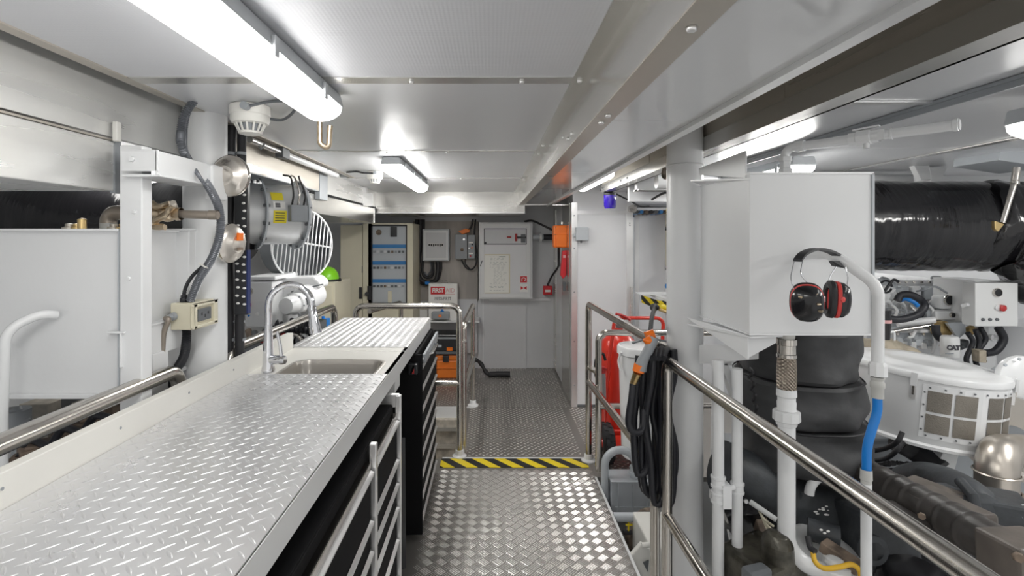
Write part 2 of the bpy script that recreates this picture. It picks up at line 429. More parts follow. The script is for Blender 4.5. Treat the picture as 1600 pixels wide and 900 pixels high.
# closet partition to the right of the passage
st('wall_closet', G().box(.752,4.70,.012,1.262,6.08,SZ+.4).box(.752,4.69,.012,1.262,4.70,SZ), 'panel_white')
g = G().box(.738,4.68,.0,.79,4.69,SZ).box(.738,4.69,0,.75,4.75,SZ).box(1.24,4.68,0,1.30,4.70,SZ+.1).box(.79,4.683,EYE+.21,1.24,4.69,EYE+.245)
o = st('trim_18', g, 'alu_bright')
for z in (1.75,1.45,1.05,.6,.2): bolt((.762, 4.68, z), (0,-1,0), .007, 'grey_mid', o)
for z in (1.68,1.66): bolt((1.27, 4.68, z), (0,-1,0), .007, 'grey_mid', o)
st('trim_19', G().box(1.22,4.66,.0,1.245,4.68,.78).box(1.27,4.64,0,1.29,4.68,1.1), 'alu')
st('baseboard_closet', G().box(.752,4.685,0,1.24,4.69,.02), 'grey_dark')
st('trim_20', G().box(.735,4.8,0,.75,5.3,SZ).box(.742,5.9,0,.752,6.08,SZ), 'alu')
st('wall_locker', G().box(1.48,5.0,0,1.70,5.05,EYE+.25).box(1.42,4.98,0,1.48,5.06,EYE+.25), 'panel_white')
st('trim_21', G().box(1.40,4.97,0,1.44,4.99,EYE+.25).box(1.70,4.97,0,1.715,5.0,EYE+.25), 'alu_bright')
# far wall cladding
st('wall_far', G().box(-.92,6.06,.80,-.145,6.08,1.74), 'plywood')
st('wall_far', G().box(-.55,6.05,.50,-.165,6.06,.82).box(-.155,6.06,0,.42,6.08,1.74), 'wall_grey')
st('trim_22', G().box(-.10,6.045,.05,-.085,6.06,.85).box(-.02,6.05,.80,.7,6.06,.83), 'panel_white')
# ================================================================ LIGHTS (ceiling battens)
def batten(x, y0, y1, z, w, name, label, clips=True, glow='lamp'):
    t = T(name, label, 'ceiling light', 'long ceiling lights with white covers')
    n = w/2
    def sec(y, k=1.0, top=0): return None
    # housing: shallow tray with slanted sides
    q = [(-n*.85,0),(n*.85,0),(n*1.06,-.045),(-n*1.06,-.045)]
    G().prism([(x+a, y0, z+b) for a, b in q], (0, y1-y0, 0)).obj('housing', 'light_housing', t, bev=.006)
    # diffuser: rounded trough with bevelled ends
    g = G(); rows = []
    for yy, s in ((y0+.004,.72),(y0+.03,1),(y1-.03,1),(y1-.004,.72)):
        rows.append([(x+n*1.0*(s*.2+.8)*math.cos(a), yy, z-.045-.048*s*math.sin(a)**.7) for a in [PI*k/8 for k in range(9)]])
    vs = [p for r in rows for p in r]; fs = [(i*9+k, i*9+k+1, (i+1)*9+k+1, (i+1)*9+k) for i in range(3) for k in range(8)]
    fs += [list(range(9)), list(range(27,36))]
    g.add(vs, fs, True); g.obj('diffuser', glow, t)
    if clips:
        k = 0; y = y0+.12
        while y < y1-.03:
            for s in (-1, 1):
                G().box(x+s*n*.98, y-.01, z-.065, x+s*n*1.16, y+.012, z-.02).obj('clip', 'light_housing', t, bev=.002)
            y += .33
    return t
batten(-.525, .32, 1.62, CZ-.002, .115, 'ceiling_light', 'largest long ceiling light, directly above the workbench')
batten(-.56, 2.87, 4.12, CZ-.002, .115, 'ceiling_light', 'smaller bright ceiling light in front of the far aluminium beam', glow='lamp_strong')
batten(.765, 3.35, 4.3, EYE+.475, .10, 'ceiling_light', 'slim light in the roof gap next to the blue beacon', glow='lamp')
batten(1.56, .62, 1.50, RZ-.05, .12, 'ceiling_light', 'bright light cut by the right edge of the photo above the black wrapped pipe', glow='lamp_soft')
batten(1.50, 2.45, 3.35, RZ-.03, .12, 'ceiling_light', 'light half hidden behind the white valve pipe above the square tank', glow='lamp_strong')
# unseen lamps of the same kind, added to brighten the room
for i, (x, y0, y1, z) in enumerate(((-.3,-1.1,-.1,CZ-.002),(2.75,.7,1.9,RZ-.03),(2.6,3.9,5.2,RZ-.02),(1.6,-1.0,-.1,RZ-.03),(-1.8,2.2,3.4,EYE+.395),(-1.75,-.6,.6,EYE+.395),(.95,5.3,6.0,2.3))[:6]):
    batten(x, y0, y1, z, .115, 'ceiling_light', ['added ceiling light behind the viewer over the walkway','added ceiling light over the engine at the far right side','added ceiling light over the far end of the engine','added ceiling light behind the viewer over the engine side','added ceiling light over the port machinery','added ceiling light over the port side tank'][i], False, 'lamp_strong' if i in (0,1,2) else 'lamp_soft' if i == 3 else 'lamp')
# steel hooks by the first lamp
g = G().tube(fillet([(-.575,1.72,CZ-.01),(-.575,1.72,CZ-.14),(-.545,1.72,CZ-.16),(-.54,1.72,CZ-.08)], .02), .009)
o = g.obj('hook', 'worn_brass'); tag(o, 'bent steel hook hanging from the ceiling at the end of the big light', 'hook')
o = G().box(-.585,1.70,CZ-.012,-.52,1.76,CZ).obj('plate','alu_bright',o)
# ---------------------------------------------------------------- smoke detectors
def detector(x, y, s, label):
    t = T('smoke_detector', label, 'smoke detector', 'round cream smoke detectors')
    G().lathe([(0,0),(.066*s,0),(.066*s,-.030*s),(.063*s,-.034*s)], (x,y,CZ-.001)).obj('base', 'offwhite', t, bev=.004)
    G().lathe([(.062*s,-.030*s),(.064*s,-.050*s),(.058*s,-.062*s),(.044*s,-.066*s)], (x,y,CZ)).obj('body', 'offwhite', t)
    g = G()
    for k in range(14):
        a = 2*PI*k/14; c, q = math.cos(a), math.sin(a)
        g.bar((x+.050*s*c,y+.050*s*q,CZ-.062*s),(x+.034*s*c,y+.034*s*q,CZ-.096*s),.006*s,.004*s,(c,q,0))
    g.lathe([(.038*s,-.090*s),(.038*s,-.097*s),(.02*s,-.102*s),(0,-.103*s)], (x,y,CZ)).obj('grille', 'offwhite', t)
    G().lathe([(0,-.094*s),(.030*s,-.092*s),(.040*s,-.06*s)], (x,y,CZ)).obj('chamber', 'grey_mid', t)
    G().cyl((x+.02*s,y-.066*s,CZ-.02*s),(x+.02*s,y-.09*s,CZ-.02*s),.013*s).obj('cable_gland', 'grey_mid', t)
    return t
detector(-.832, 1.77, 1.0, 'large cream smoke detector beside the white column')
detector(-.80, 3.53, .85, 'small far smoke detector at the near end of the smaller ceiling light')
o = G().tube(spline([(-.81,1.70,CZ-.02),(-.74,1.70,CZ-.005),(-.66,1.66,CZ-.012),(-.58,1.62,CZ-.02)]), .005, 8).obj('cable','grey_dark'); tag(o,'short grey cable from the large smoke detector to the big light','cable')
o = G().tube(spline([(-.80,1.83,CZ-.03),(-.76,1.86,CZ-.028),(-.70,1.80,CZ-.02),(-.66,1.74,CZ-.004)]), .005, 8).obj('cable','grey_dark'); tag(o,'second thin cable behind the large smoke detector','cable')
o = G().tube(spline([(-.80,3.47,CZ-.02),(-.86,3.45,CZ-.02),(-.92,3.5,CZ-.005),(-1.0,3.55,CZ-.003)]), .006, 8).obj('cable','black_matte'); tag(o,'black cable from the small far smoke detector','cable')

# ================================================================ WORKBENCH
WX0, WX1, WZ = -.955, -.401, EYE-.536
def rrect(x0, y0, x1, y1, r, n=6):
    out = []
    for cx, cy, a in ((x1-r,y1-r,0),(x0+r,y1-r,PI/2),(x0+r,y0+r,PI),(x1-r,y0+r,1.5*PI)):
        out += [(cx+r*math.cos(a+PI/2*k/n), cy+r*math.sin(a+PI/2*k/n)) for k in range(n+1)]
    return out
SX0, SX1, SY0, SY1 = -.835, -.462, 1.84, 2.235
wt = T('workbench', 'long cream workbench top with a low splashback, carrying the sink and tread plates', 'workbench')
inner = rrect(SX0, SY0, SX1, SY1, .055)
def ray_rect(p, x0, y0, x1, y1):
    c = V(((SX0+SX1)/2, (SY0+SY1)/2)); d = V(p)-c
    k = min([((x1-c.x)/d.x if d.x > 0 else (x0-c.x)/d.x) if abs(d.x) > 1e-9 else 9e9, ((y1-c.y)/d.y if d.y > 0 else (y0-c.y)/d.y) if abs(d.y) > 1e-9 else 9e9])
    return (c.x+d.x*k, c.y+d.y*k)
g = G()
B0, B1 = 1.70, 2.42
inn = []
rc = rrect(SX0, SY0, SX1, SY1, .055)
# corners of the outer ring inserted so the ring stays rectangular
outer = [ray_rect(p, WX0, B0, WX1, B1) for p in rc]
n = len(rc)
g.add([(x, y, WZ) for x, y in rc]+[(x, y, WZ) for x, y in outer], [(i,(i+1)%n,n+(i+1)%n,n+i) for i in range(n)])
for cx, cy in ((WX1,B1),(WX0,B1),(WX0,B0),(WX1,B0)):
    best = min(range(n), key=lambda i: (V(outer[i])-V((cx,cy))).length+(V(outer[(i+1)%n])-V((cx,cy))).length)
    g.add([(*outer[best],WZ),(cx,cy,WZ),(*outer[(best+1)%n],WZ)], [(0,1,2)])
g.add([(x, y, WZ) for x, y in rc]+[(x, y, WZ-.03) for x, y in rc], [(i,n+i,n+(i+1)%n,(i+1)%n) for i in range(n)])
g.box(WX0,-.5,WZ-.03,WX1-.001,B0,WZ).box(WX0,B1,WZ-.03,WX1-.001,3.40,WZ)
g.obj('worktop', 'offwhite', wt)
G().box(WX1-.02,-.5,WZ-.068,WX1,3.402,WZ).obj('front_edge', 'bench_grey', wt, bev=.0015)
G().box(WX0,3.385,WZ-.06,WX1-.02,3.402,WZ).obj('end_edge', 'bench_grey', wt)
bs = G().box(WX0-.03,-.5,WZ-.04,WX0,2.475,WZ+.076).obj('splashback', 'offwhite', wt, bev=.002)
for y in (1.0,1.32,1.62,1.9): G().cyl((WX0,y,WZ+.045),(WX0+.0015,y,WZ+.045),.0035).obj('screw','grey_mid',bs)
# sink
s = T('kitchen_sink', 'brushed stainless steel sink set in the cream workbench', 'sink')
g = G(); rows = []
for off, dz in ((.014,.0012),(.010,.002),(0,.001),(-.006,-.02),(-.012,-.15),(-.035,-.175)):
    rows.append([(x, y, WZ+dz) for x, y in rrect(SX0-off, SY0-off, SX1+off, SY1+off, .055+off)])
m_ = len(rows[0])
for a, b in zip(rows, rows[1:]): g.add(a+b, [(i,(i+1)%m_,m_+(i+1)%m_,m_+i) for i in range(m_)], True)
g.add(rows[-1], [list(range(m_))])
g.obj('basin', 'sink_steel', s)
G().lathe([(.038,0),(.036,.003),(.012,.001),(0,0)], (-.65,2.04,WZ-.1745)).obj('drain', 'chrome', s)
# tap
s = T('mixer_tap', 'tall chrome gooseneck tap with a pull-down spray head beside the sink', 'tap')
tx, ty = -.885, 2.035
G().lathe([(.026,0),(.026,.012),(.0215,.03),(.019,.10),(.0145,.19)], (tx,ty,WZ)).obj('tap_body', 'chrome', s)
arc = [(tx,ty,WZ+.18)]+[(tx+.083-.083*math.cos(a), ty+.02*math.sin(a/2), WZ+.265+.083*math.sin(a)) for a in [PI*k/16 for k in range(17)]]
arc[-1:] = [(tx+.166, ty+.02, WZ+.262)]
G().tube(arc, .0135).obj('spout', 'chrome', s)
G().lathe([(.014,0),(.0165,.004),(.018,.045),(.024,.105),(.024,.112),(0,.113)], (tx+.165,ty+.02,WZ+.264), (.16,0,-1)).obj('spray_head', 'chrome', s)
G().lathe([(.016,0),(.018,.006),(.018,.052),(.015,.062),(0,.064)], (tx+.012,ty-.006,WZ+.052), (1,-.12,0)).obj('valve', 'chrome', s)
G().tube([(tx+.058,ty-.012,WZ+.066),(tx+.052,ty-.012,WZ+.11),(tx+.040,ty-.012,WZ+.165)], lambda L: .0075-.02*L, 10).obj('lever', 'chrome', s)
# tread plates: raised lozenges as real relief
mat('plate_alu', (.72,.72,.73), .32, .6, rvar=.06, vscale=9)
def tread_plate(x0, y0, x1, y1, label):
    z = WZ+.0035
    g = G().box(x0, y0, WZ+.0005, x1, y1, z)
    h, L, w, p = .0017, .0165, .0036, .040
    for par in (0, 1):
        i0, i1 = int(x0/p)-2, int(x1/p)+2
        for i in range(i0, i1):
            for j in range(int(y0/p)-1, int(y1/p)+2):
                cx, cy = i*p+par*p/2, j*p+par*p/2
                if not (x0+.004 < cx < x1-.004 and y0+.004 < cy < y1-.004): continue
                d = V((1,1,0)).normalized() if par == 0 else V((1,-1,0)).normalized(); q = V((-d.y, d.x, 0)); c = V((cx,cy,z))
                pts = []
                for t, ww, hh in ((-1,.12,.05),(-.55,.72,.85),(0,1,1),(.55,.72,.85),(1,.12,.05)):
                    pts += [c+d*L*t-q*w*ww, c+d*L*t-q*w*ww*.35+V((0,0,h*hh)), c+d*L*t+q*w*ww*.35+V((0,0,h*hh)), c+d*L*t+q*w*ww]
                g.add(pts, [(a*4+b, (a+1)*4+b, (a+1)*4+b+1, a*4+b+1) for a in range(4) for b in range(3)], True)
    o = g.obj('tread_plate', 'plate_alu'); tag(o, label, 'tread plate', 'aluminium tread plates on the workbench'); return o
tread_plate(-.953, -.48, -.404, 2.0, 'large near aluminium tread plate covering the workbench in front of the sink')
tread_plate(-.98, 2.49, -.404, 3.40, 'small far aluminium tread plate on the workbench behind the sink')
# ---------------------------------------------------------------- near cabinet
def cabinet(name, label, x0, xf, y0, y1, ztop, cols, levels, near):
    t = T(name, label, 'tool cabinet')
    G().box(x0, y0, .02, xf-.03, y1, ztop).obj('body', 'drawer_black', t, bev=.003)
    for (a, b) in cols:
        zs = [ztop-.03]+[EYE-l for l in levels]+[.06]
        for k in range(len(zs)-1):
            zt, zb = zs[k], zs[k+1]
            if near and k == 0:
                d = G().box(xf-.03, a, zb+.002, xf-.012, b, zt).obj('drawer', 'mirror_dark', t)
            else:
                d = G().box(xf-.03, a, zb+.012, xf-.012, b, zt-.012).obj('drawer', 'drawer_black', t, bev=.002)
            if k < len(zs)-2 or not near:
                zc = zb if near else zt-.004
                q = [(xf-.014, a+.003, zc-.009),(xf-.002,a+.003,zc-.005),(xf+.0,a+.003,zc+.004),(xf-.012,a+.003,zc+.009)]
                G().prism(q, (0,b-a-.006,0)).obj('pull', 'alu_bright', d)
    return t
lv = [.715,.865,.957,1.05,1.175,1.32]
t = cabinet('tool_cabinet', 'near black tool cabinet with silver uprights under the large tread plate', -.93, -.352, -.5, 2.0, EYE-.652, [(.2,1.555),(1.60,1.985)], lv, True)
for y in (.19, 1.575, 2.0): G().box(-.372,y-.011,.02,-.350,y+.011,EYE-.615 if y > 1.7 else EYE-.632).obj('upright', 'alu_bright', t, bev=.003)
G().box(-.50,-.4,EYE-.652,-.385,1.985,EYE-.648).obj('top_tray', 'drawer_black', t)
G().box(-.50,1.99,EYE-.66,-.36,2.012,EYE-.612).obj('end_rail','alu_bright',t)
lv2 = [.604+.075+.1135*k for k in range(8)]
t = cabinet('tool_cabinet', 'far black tool cabinet with many narrow silver drawer pulls under the small tread plate', -.93, -.352, 2.655, 3.39, EYE-.604, [(2.66,3.385)], lv2, False)
G().box(-.93,2.645,.012,-.354,2.66,EYE-.606).obj('side_panel', 'drawer_black', t, bev=.003)
G().box(-.36,2.70,EYE-.66,-.345,3.35,EYE-.615).obj('top_drawer_plate','grey_mid',t,bev=.003)
G().tube(fillet([(-.345,2.85,EYE-.645),(-.325,2.86,EYE-.645),(-.325,3.1,EYE-.645),(-.345,3.11,EYE-.645)],.01),.006).obj('handle','chrome',t)
s = T('cabinet_latch', 'small chrome latch with a red insert on the black side of the far cabinet', 'latch')
G().box(-.42,2.605,EYE-.70,-.375,2.645,EYE-.645).obj('body','black_metal',s,bev=.004)
G().prism([(-.412,2.60,EYE-.695),(-.402,2.60,EYE-.695),(-.385,2.60,EYE-.65),(-.395,2.60,EYE-.65)],(0,.006,0)).obj('latch_lever','chrome',s)
G().box(-.402,2.602,EYE-.693,-.39,2.606,EYE-.67).obj('insert','red_dull',s)
o = G().box(-.47,2.30,EYE-.70,-.43,2.42,EYE-.61).obj('bracket','bench_grey',bev=.003); tag(o,'pale square bracket hanging under the workbench edge','bracket')
o = G().prism([(-.53,2.30,.02),(-.40,2.38,.02),(-.405,2.39,.62),(-.535,2.31,.62)],(.008,-.012,0)).obj('dark_panel','black_metal',bev=.002); tag(o,'dark board leaning in the gap between the two black cabinets','board')
o = G().box(-.98,-.5,.0,-.94,3.38,WZ-.031).obj('bench_panel','bench_grey'); tag(o,'pale back panel under the workbench','panel')

# ================================================================ HANDRAILS
RR = .0215
def rail(name, label, parts, feet=(), clamps=()):
    t = T(name, label, 'handrail')
    for nm, pts, fr in parts:
        G().tube(fillet(pts, fr, 8) if fr else pts, RR).obj(nm, 'steel', t)
    for p in feet:
        p = V(p); G().lathe([(.05,0),(.05,.01),(.032,.02),(.028,.05),(RR+.001,.052)], p).obj('foot', 'white_gloss', t)
    for a, b in clamps:
        G().bar(a, b, .05, .02).obj('clamp', 'steel', t, bev=.004)
    return t
z = EYE-.437
RR = .0235
rail('handrail', 'stainless handrail in the left foreground between the workbench and the white tank', [('top_rail', [(-1.035,-.6,z),(-1.035,1.70,z),(-1.035,1.70,.0)], .06), ('post', [(-1.035,.4,0),(-1.035,.4,z)], 0)])
z = EYE-.448
RR = .0215
rail('handrail', 'stainless handrail passing behind the chrome tap', [('top_rail', [(-1.04,2.03,0),(-1.04,2.03,z),(-1.04,3.40,z-.01),(-1.04,3.40,-.02)], .07)])
z = EYE-.485
rail('handrail', 'stainless guard rail across the far end of the workbench', [('top_rail', [(-.955,3.62,0),(-.955,3.62,z),(-.222,3.62,z),(-.222,3.62,.03)], .06),
     ('middle_rail', [(-.955,3.62,EYE-1.03),(-.222,3.62,EYE-1.03)], 0)], [(-.222,3.62,.0)])
rail('handrail', 'low stainless rail running back beside the tan pit', [('top_rail', [(-.195,3.68,0),(-.195,3.68,EYE-.625),(-.165,4.72,EYE-.625),(-.165,4.72,.02)], .04),
     ('middle_rail', [(-.195,3.68,EYE-1.11),(-.165,4.72,EYE-1.11)], 0)], [(-.165,4.72,.0)], [((-.222,3.62,.81),(-.195,3.68,.81))])
rail('handrail', 'low stainless rail seen through the gap above the far tread plate', [('top_rail', [(-1.02,4.3,EYE-.62),(-.83,4.72,EYE-.60),(-.83,4.72,.0)], .03)])
rail('handrail', 'slanting stainless handrail from the passage post to the hanging black hose', [('top_rail', [(.677,3.55,.03),(.677,3.55,EYE-.46),(.722,2.16,EYE-.46)], .05),
     ('middle_rail', [(.677,3.55,EYE-1.0),(.722,2.20,EYE-1.01)], 0), ('post', [(.70,2.18,.0),(.70,2.18,EYE-.9)], 0)], [(.677,3.55,.0)], [((.677,3.55,.65),(.715,3.42,.65))])
rail('handrail', 'stainless rail behind the white bucket and red cylinder', [('top_rail', [(.715,3.40,.0),(.715,3.40,EYE-.633),(1.75,3.40,EYE-.633),(1.75,3.40,0)], .06), ('middle_rail', [(.715,3.40,EYE-1.12),(1.75,3.40,EYE-1.12)], 0)])
rail('handrail', 'thick stainless handrail crossing the right foreground over the engine', [('top_rail', [(.715,2.08,-.1),(.715,2.08,EYE-.50),(.715,-.6,EYE-.50)], .045), ('middle_rail', [(.715,2.08,EYE-1.13),(.715,-.6,EYE-1.13)], 0), ('post', [(.715,.2,0),(.715,.2,EYE-.5)], 0)])
o = G().box(-.345,3.445,.0005,.66,3.582,.0035).obj('hazard_tape','hazard_floor'); tag(o, 'yellow and black striped tape across the walkway floor', 'hazard tape')
# ================================================================ COLUMNS
def column(x, y, r, z0, z1, label, band):
    t = T('steel_column', label, 'column')
    G().cyl((x,y,z0),(x,y,z1),r,seg=48).obj('shaft','white_paint',t)
    G().lathe([(r+.0015,-.004),(r+.004,0),(r+.0015,.004)],(x,y,band),seg=48).obj('weld_ring','white_paint',t)
    return t
column(-1.065, 1.91, .074, -.58, 2.3, 'thick white round column on the left carrying the socket box and conduit', 1.0)
column(.852, 2.25, .076, -.58, 2.3, 'thick white round column in the middle right next to the hanging hose', EYE+.315)
# ================================================================ PORT SIDE (left)
# near duct
t = T('air_duct', 'flat grey aluminium duct at the top left running above the white tank', 'duct')
G().box(-1.75,-.8,EYE+.142,-1.15,1.575,EYE+.292).obj('duct_box','alu_light',t,bev=.003)
G().box(-1.75,-.8,EYE+.294,-1.152,1.57,EYE+.300).obj('duct_lid','alu_warm',t)
G().box(-1.16,1.56,EYE+.135,-1.145,1.585,EYE+.30).obj('end_flange','grey_mid',t)
# tank
def handle_pipe(pts, label, fr=.05, r=.0125):
    o = G().tube(fillet(pts, fr), r).obj('pipe','white_gloss'); tag(o, label, 'pipe'); return o
t = T('white_tank', 'large flat white tank at the left edge of the photo', 'tank')
G().box(-2.2,1.52,EYE-.467,-1.105,2.05,EYE+.022).obj('shell','white_gloss',t,bev=.004)
G().box(-2.2,1.505,EYE+.018,-1.095,2.06,EYE+.026).obj('top_flange','white_gloss',t,bev=.001)
G().box(-2.2,1.505,EYE-.475,-1.095,2.06,EYE-.462).obj('bottom_flange','white_gloss',t,bev=.001)
G().box(-1.100,1.508,EYE-.467,-1.094,1.53,EYE+.02).obj('side_flange','grey_paint',t,bev=.001)
for k,(px,w) in enumerate(((92,.02),(104,.017),(163,.018),(177,.016))):
    x = X(px,1.56)
    G().lathe([(w,0),(w,.006),(w*.6,.008),(w*.6,.016),(0,.018)],(x,1.60,EYE+.026)).obj('cap','brass' if k%2 else 'alu_warm',t)
G().lathe([(.012,0),(.012,.03),(.008,.032),(0,.034)],(X(120,1.56),1.58,EYE+.026)).obj('plug','brass',t)
tp = T('drain_pipe', 'brown and grey elbow pipe with an open end on top of the left white tank', 'pipe')
zz = EYE+.08
G().tube(fillet([(-1.24,1.66,EYE+.02),(-1.24,1.66,zz),(-1.18,1.66,zz)],.03),.024).obj('elbow','conduit_brown',tp)
G().lathe([(.024,0),(.024,.02)],(-1.24,1.66,EYE+.026)).obj('collar','tape_grey',tp)
G().cyl((-1.20,1.66,zz),(-1.02,1.66,zz-.004),.017).obj('tube','grey_paint',tp)
G().cyl((-1.06,1.66,zz-.003),(-.885,1.66,zz-.008),.0135).lathe([(.0135,0),(.0155,.002),(.0155,.03)],(-.915,1.66,zz-.007),(1,0,-.02)).obj('tube','conduit_brown',tp)
s = T('shut_off_valve', 'worn bronze lever valve on the brown pipe beside the white upright', 'valve')
vc = V((-1.045,1.655,zz-.004))
G().sph(vc,.026,(1.1,1,1)).lathe([(.020,-.045),(.022,-.03),(.018,-.02),(.018,.02),(.022,.03),(.020,.045)],vc,(1,0,0)).obj('valve_body','worn_brass',s)
g = G().tube(spline([vc+V((.02,-.02,.03)),vc+V((-.02,-.03,.025)),vc+V((-.06,-.03,.045)),vc+V((-.095,-.03,.06))]),.009,8,1.6)
g.tube(spline([vc+V((.03,-.02,.02)),vc+V((.0,-.035,-.015)),vc+V((-.03,-.03,-.04)),vc+V((.01,-.03,-.045))]),.009,8,1.4)
g.lump(.006,40); g.obj('lever','worn_brass',s)
G().cyl(vc+V((.03,-.01,.02)),vc+V((.035,-.03,.035)),.01,seg=6).obj('nut','alu_warm',s)
# black wrapped exhaust behind the tank
def crinkle(g, amt=.006, sc=9, seed=0):
    for i, p in enumerate(g.v):
        n = noise.noise(V((p.x*22, p.y*5, p.z*5+seed)))*amt+noise.noise(V((p.x*3, p.y*sc, p.z*sc+seed)))*amt*1.2
        g.v[i] = p+V((0, n, n))
    return g
pts = resample([(-2.5,2.55,EYE+.08),(-1.22,2.55,EYE+.08)],.02)
g = crinkle(G().tube(pts,.20,40)); o = g.obj('exhaust_pipe','wrap'); tag(o,'black shiny wrapped pipe behind the left white tank','exhaust pipe')
t = T('pipe_hanger','steel strap hanger holding the wrapped pipe behind the left white tank','hanger')
G().tube([(-2.485,2.55+.212*math.cos(a),EYE+.08+.212*math.sin(a)) for a in [PI*k/12 for k in range(25)]],.006,8).obj('strap','steel',t); G().cyl((-2.485,2.55,EYE+.29),(-2.485,2.55,EYE+.40),.008).obj('rod','steel',t)
# white support frame at the tank
t = T('support_frame', 'white steel upright and channels joining the left tank to the left column', 'frame')
G().box(-1.088,1.50,-.58,-1.022,1.545,EYE+.27).obj('upright','white_paint',t,bev=.003)
g = G().box(-1.062,1.47,EYE+.245,-.965,1.74,EYE+.252).box(-1.062,1.47,EYE+.19,-.955,1.475,EYE+.252).box(-1.06,1.47,EYE+.175,-.95,1.75,EYE+.182).prism([(-.965,1.47,EYE+.18),(-.965,1.47,EYE+.25),(-.97,1.80,EYE+.25),(-.97,1.80,EYE+.18)],(.006,0,0))
g.obj('top_channel','white_paint',t,bev=.002)
G().box(-.975,1.74,EYE+.13,-.945,1.84,EYE+.25).obj('bracket_plate','white_paint',t,bev=.008)
g = G().prism([(-1.068,1.49,EYE-.275),(-1.075,1.84,EYE-.275),(-1.15,1.84,EYE-.275),(-1.12,1.49,EYE-.275)],(0,0,-.006)).box(-1.082,1.49,EYE-.38,-1.076,1.84,EYE-.28)
g.obj('bottom_channel','white_paint',t,bev=.002)
for c_ in ((-1.045,1.50,EYE+.075),(-1.06,1.50,EYE-.12)): bolt(c_,(0,-1,0),.007,'white_gloss',t)
bolt((-1.03,1.47,EYE+.225),(0,-1,0),.009,'white_gloss',t)
t = T('header_tank', 'narrow white tank between the white upright and the left column', 'tank')
G().box(-1.32,1.80,EYE-.30,-1.06,1.86,EYE+.028).obj('shell','white_paint',t,bev=.004)
G().box(-1.32,1.79,EYE+.024,-1.055,1.87,EYE+.031).obj('top_lip','white_gloss',t)
t = T('machinery_stand', 'white steel leg below the narrow tank', 'leg')
G().box(-1.12,1.62,-.58,-1.07,1.70,EYE-.37).obj('post','white_paint',t,bev=.003)
G().box(-1.15,1.60,-.58,-1.04,1.72,-.56).obj('foot_plate','white_paint',t)
handle_pipe([P(88,492,1.50),P(62,491,1.46),P(8,515,1.40),P(4,640,1.40),(P(4,690,1.40).x,1.40,-.55)],'thin white pipe bending out of the front of the left white tank',.06,.0125)
o = G().box(-1.14,1.54,EYE+.29,-1.125,1.56,EYE+.35).obj('cable_clip','offwhite',bev=.003); tag(o,'small upright cream clip on the aluminium beam above the white bracket','clip')
# conduit and socket on the column
def ribbed(pts, r, name='conduit', m='corrug', rib=.0065):
    pts = resample(spline(pts,12),rib/4)
    k = [0]
    def rr(L): return r*(1+.14*math.sin(L/rib*2*PI))
    return G().tube(pts,rr,12)
cp = [P(303,158,1.72),P(288,180,1.72),P(283,205,1.72),P(284,230,1.70),P(302,262,1.79),P(322,285,1.74),P(342,325,1.70),P(344,362,1.70),P(333,400,1.72),P(312,435,1.74),P(297,470,1.75)]
g = ribbed(cp,.0125); o = g.obj('conduit','corrug'); tag(o,'thick ribbed grey conduit looping down the left column to the socket box','conduit')
g = ribbed([P(306,158,1.75),P(294,180,1.75),P(290,210,1.76),P(292,240,1.72),P(311,275,1.66),P(330,302,1.68),P(340,330,1.72)],.006,rib=.006); o = g.obj('conduit','corrug'); tag(o,'second thin ribbed conduit inside the loop on the left column','conduit')
g = ribbed([P(316,417,1.745),P(300,432,1.745),P(290,450,1.75),P(286,470,1.75)],.006,rib=.006); o = g.obj('conduit','rubber'); tag(o,'short thin black conduit branching into the top of the socket box','conduit')
o = G().tube([P(311,411,1.72),P(320,417,1.70),P(326,419,1.73)],.003,8).obj('cable_tie','offwhite'); tag(o,'white cable tie around the two ribbed conduits','cable tie')
t = T('socket_box', 'cream socket box with a dark grey outlet on the left column', 'socket')
bx0, bx1, bz0, bz1 = X(266,1.72), X(300,1.72), Z(516,1.72), Z(474,1.72)
b0 = G().box(bx0,1.72,bz0,bx1,1.855,bz1).obj('box','cream',t,bev=.003)
g = G().box(bx1,1.715,bz0+.004,bx1+.012,1.86,bz0+.014).box(bx1,1.715,bz1-.014,bx1+.012,1.86,bz1-.004).box(bx1,1.715,bz0+.004,bx1+.012,1.732,bz1-.004).box(bx1,1.838,bz0+.004,bx1+.012,1.86,bz1-.004)
g.obj('outlet_frame','cream',t,bev=.002)
G().box(bx1-.002,1.72,bz0+.006,bx1+.002,1.855,bz1-.006).obj('back_plate','cream',t)
o = G().box(bx1,1.745,bz0+.024,bx1+.008,1.825,bz1-.024).obj('outlet','grey_dark',t,bev=.002)
for a,b in ((1.765,.048),(1.785,.040),(1.805,.048)): G().box(bx1+.0075,a-.003,bz0+b-.005,bx1+.009,a+.003,bz0+b+.005).obj('pin_hole','black_matte',o)
for px in (286,297): G().lathe([(.011,0),(.013,.004),(.013,.014),(.010,.018),(.010,.026)],(X(px,1.75),1.755,bz1-.002),seg=8).obj('gland','rubber',t)
G().lathe([(.012,0),(.014,.003),(.014,.012),(.011,.014),(.009,.032)],(bx0+.018,1.72,(bz0+bz1)/2+.003),(-.5,-1,-.1),seg=8).obj('gland','grey_mid',t)
o = G().tube(spline([(bx0+.003,1.69,(bz0+bz1)/2),P(263,500,1.68),P(256,520,1.68),P(254,545,1.68),P(250,600,1.68),P(248,660,1.68)]),.0085,10).obj('cable','conduit_brown'); tag(o,'brown grey cable hanging from the front of the socket box','cable')
g = ribbed([(X(290,1.75),1.755,bz0+.002),P(291,535,1.76),P(286,560,1.78),P(268,590,1.80),P(250,640,1.8)],.0135,rib=.006); o = g.obj('conduit','rubber'); tag(o,'black ribbed conduit leaving the bottom of the socket box','conduit')
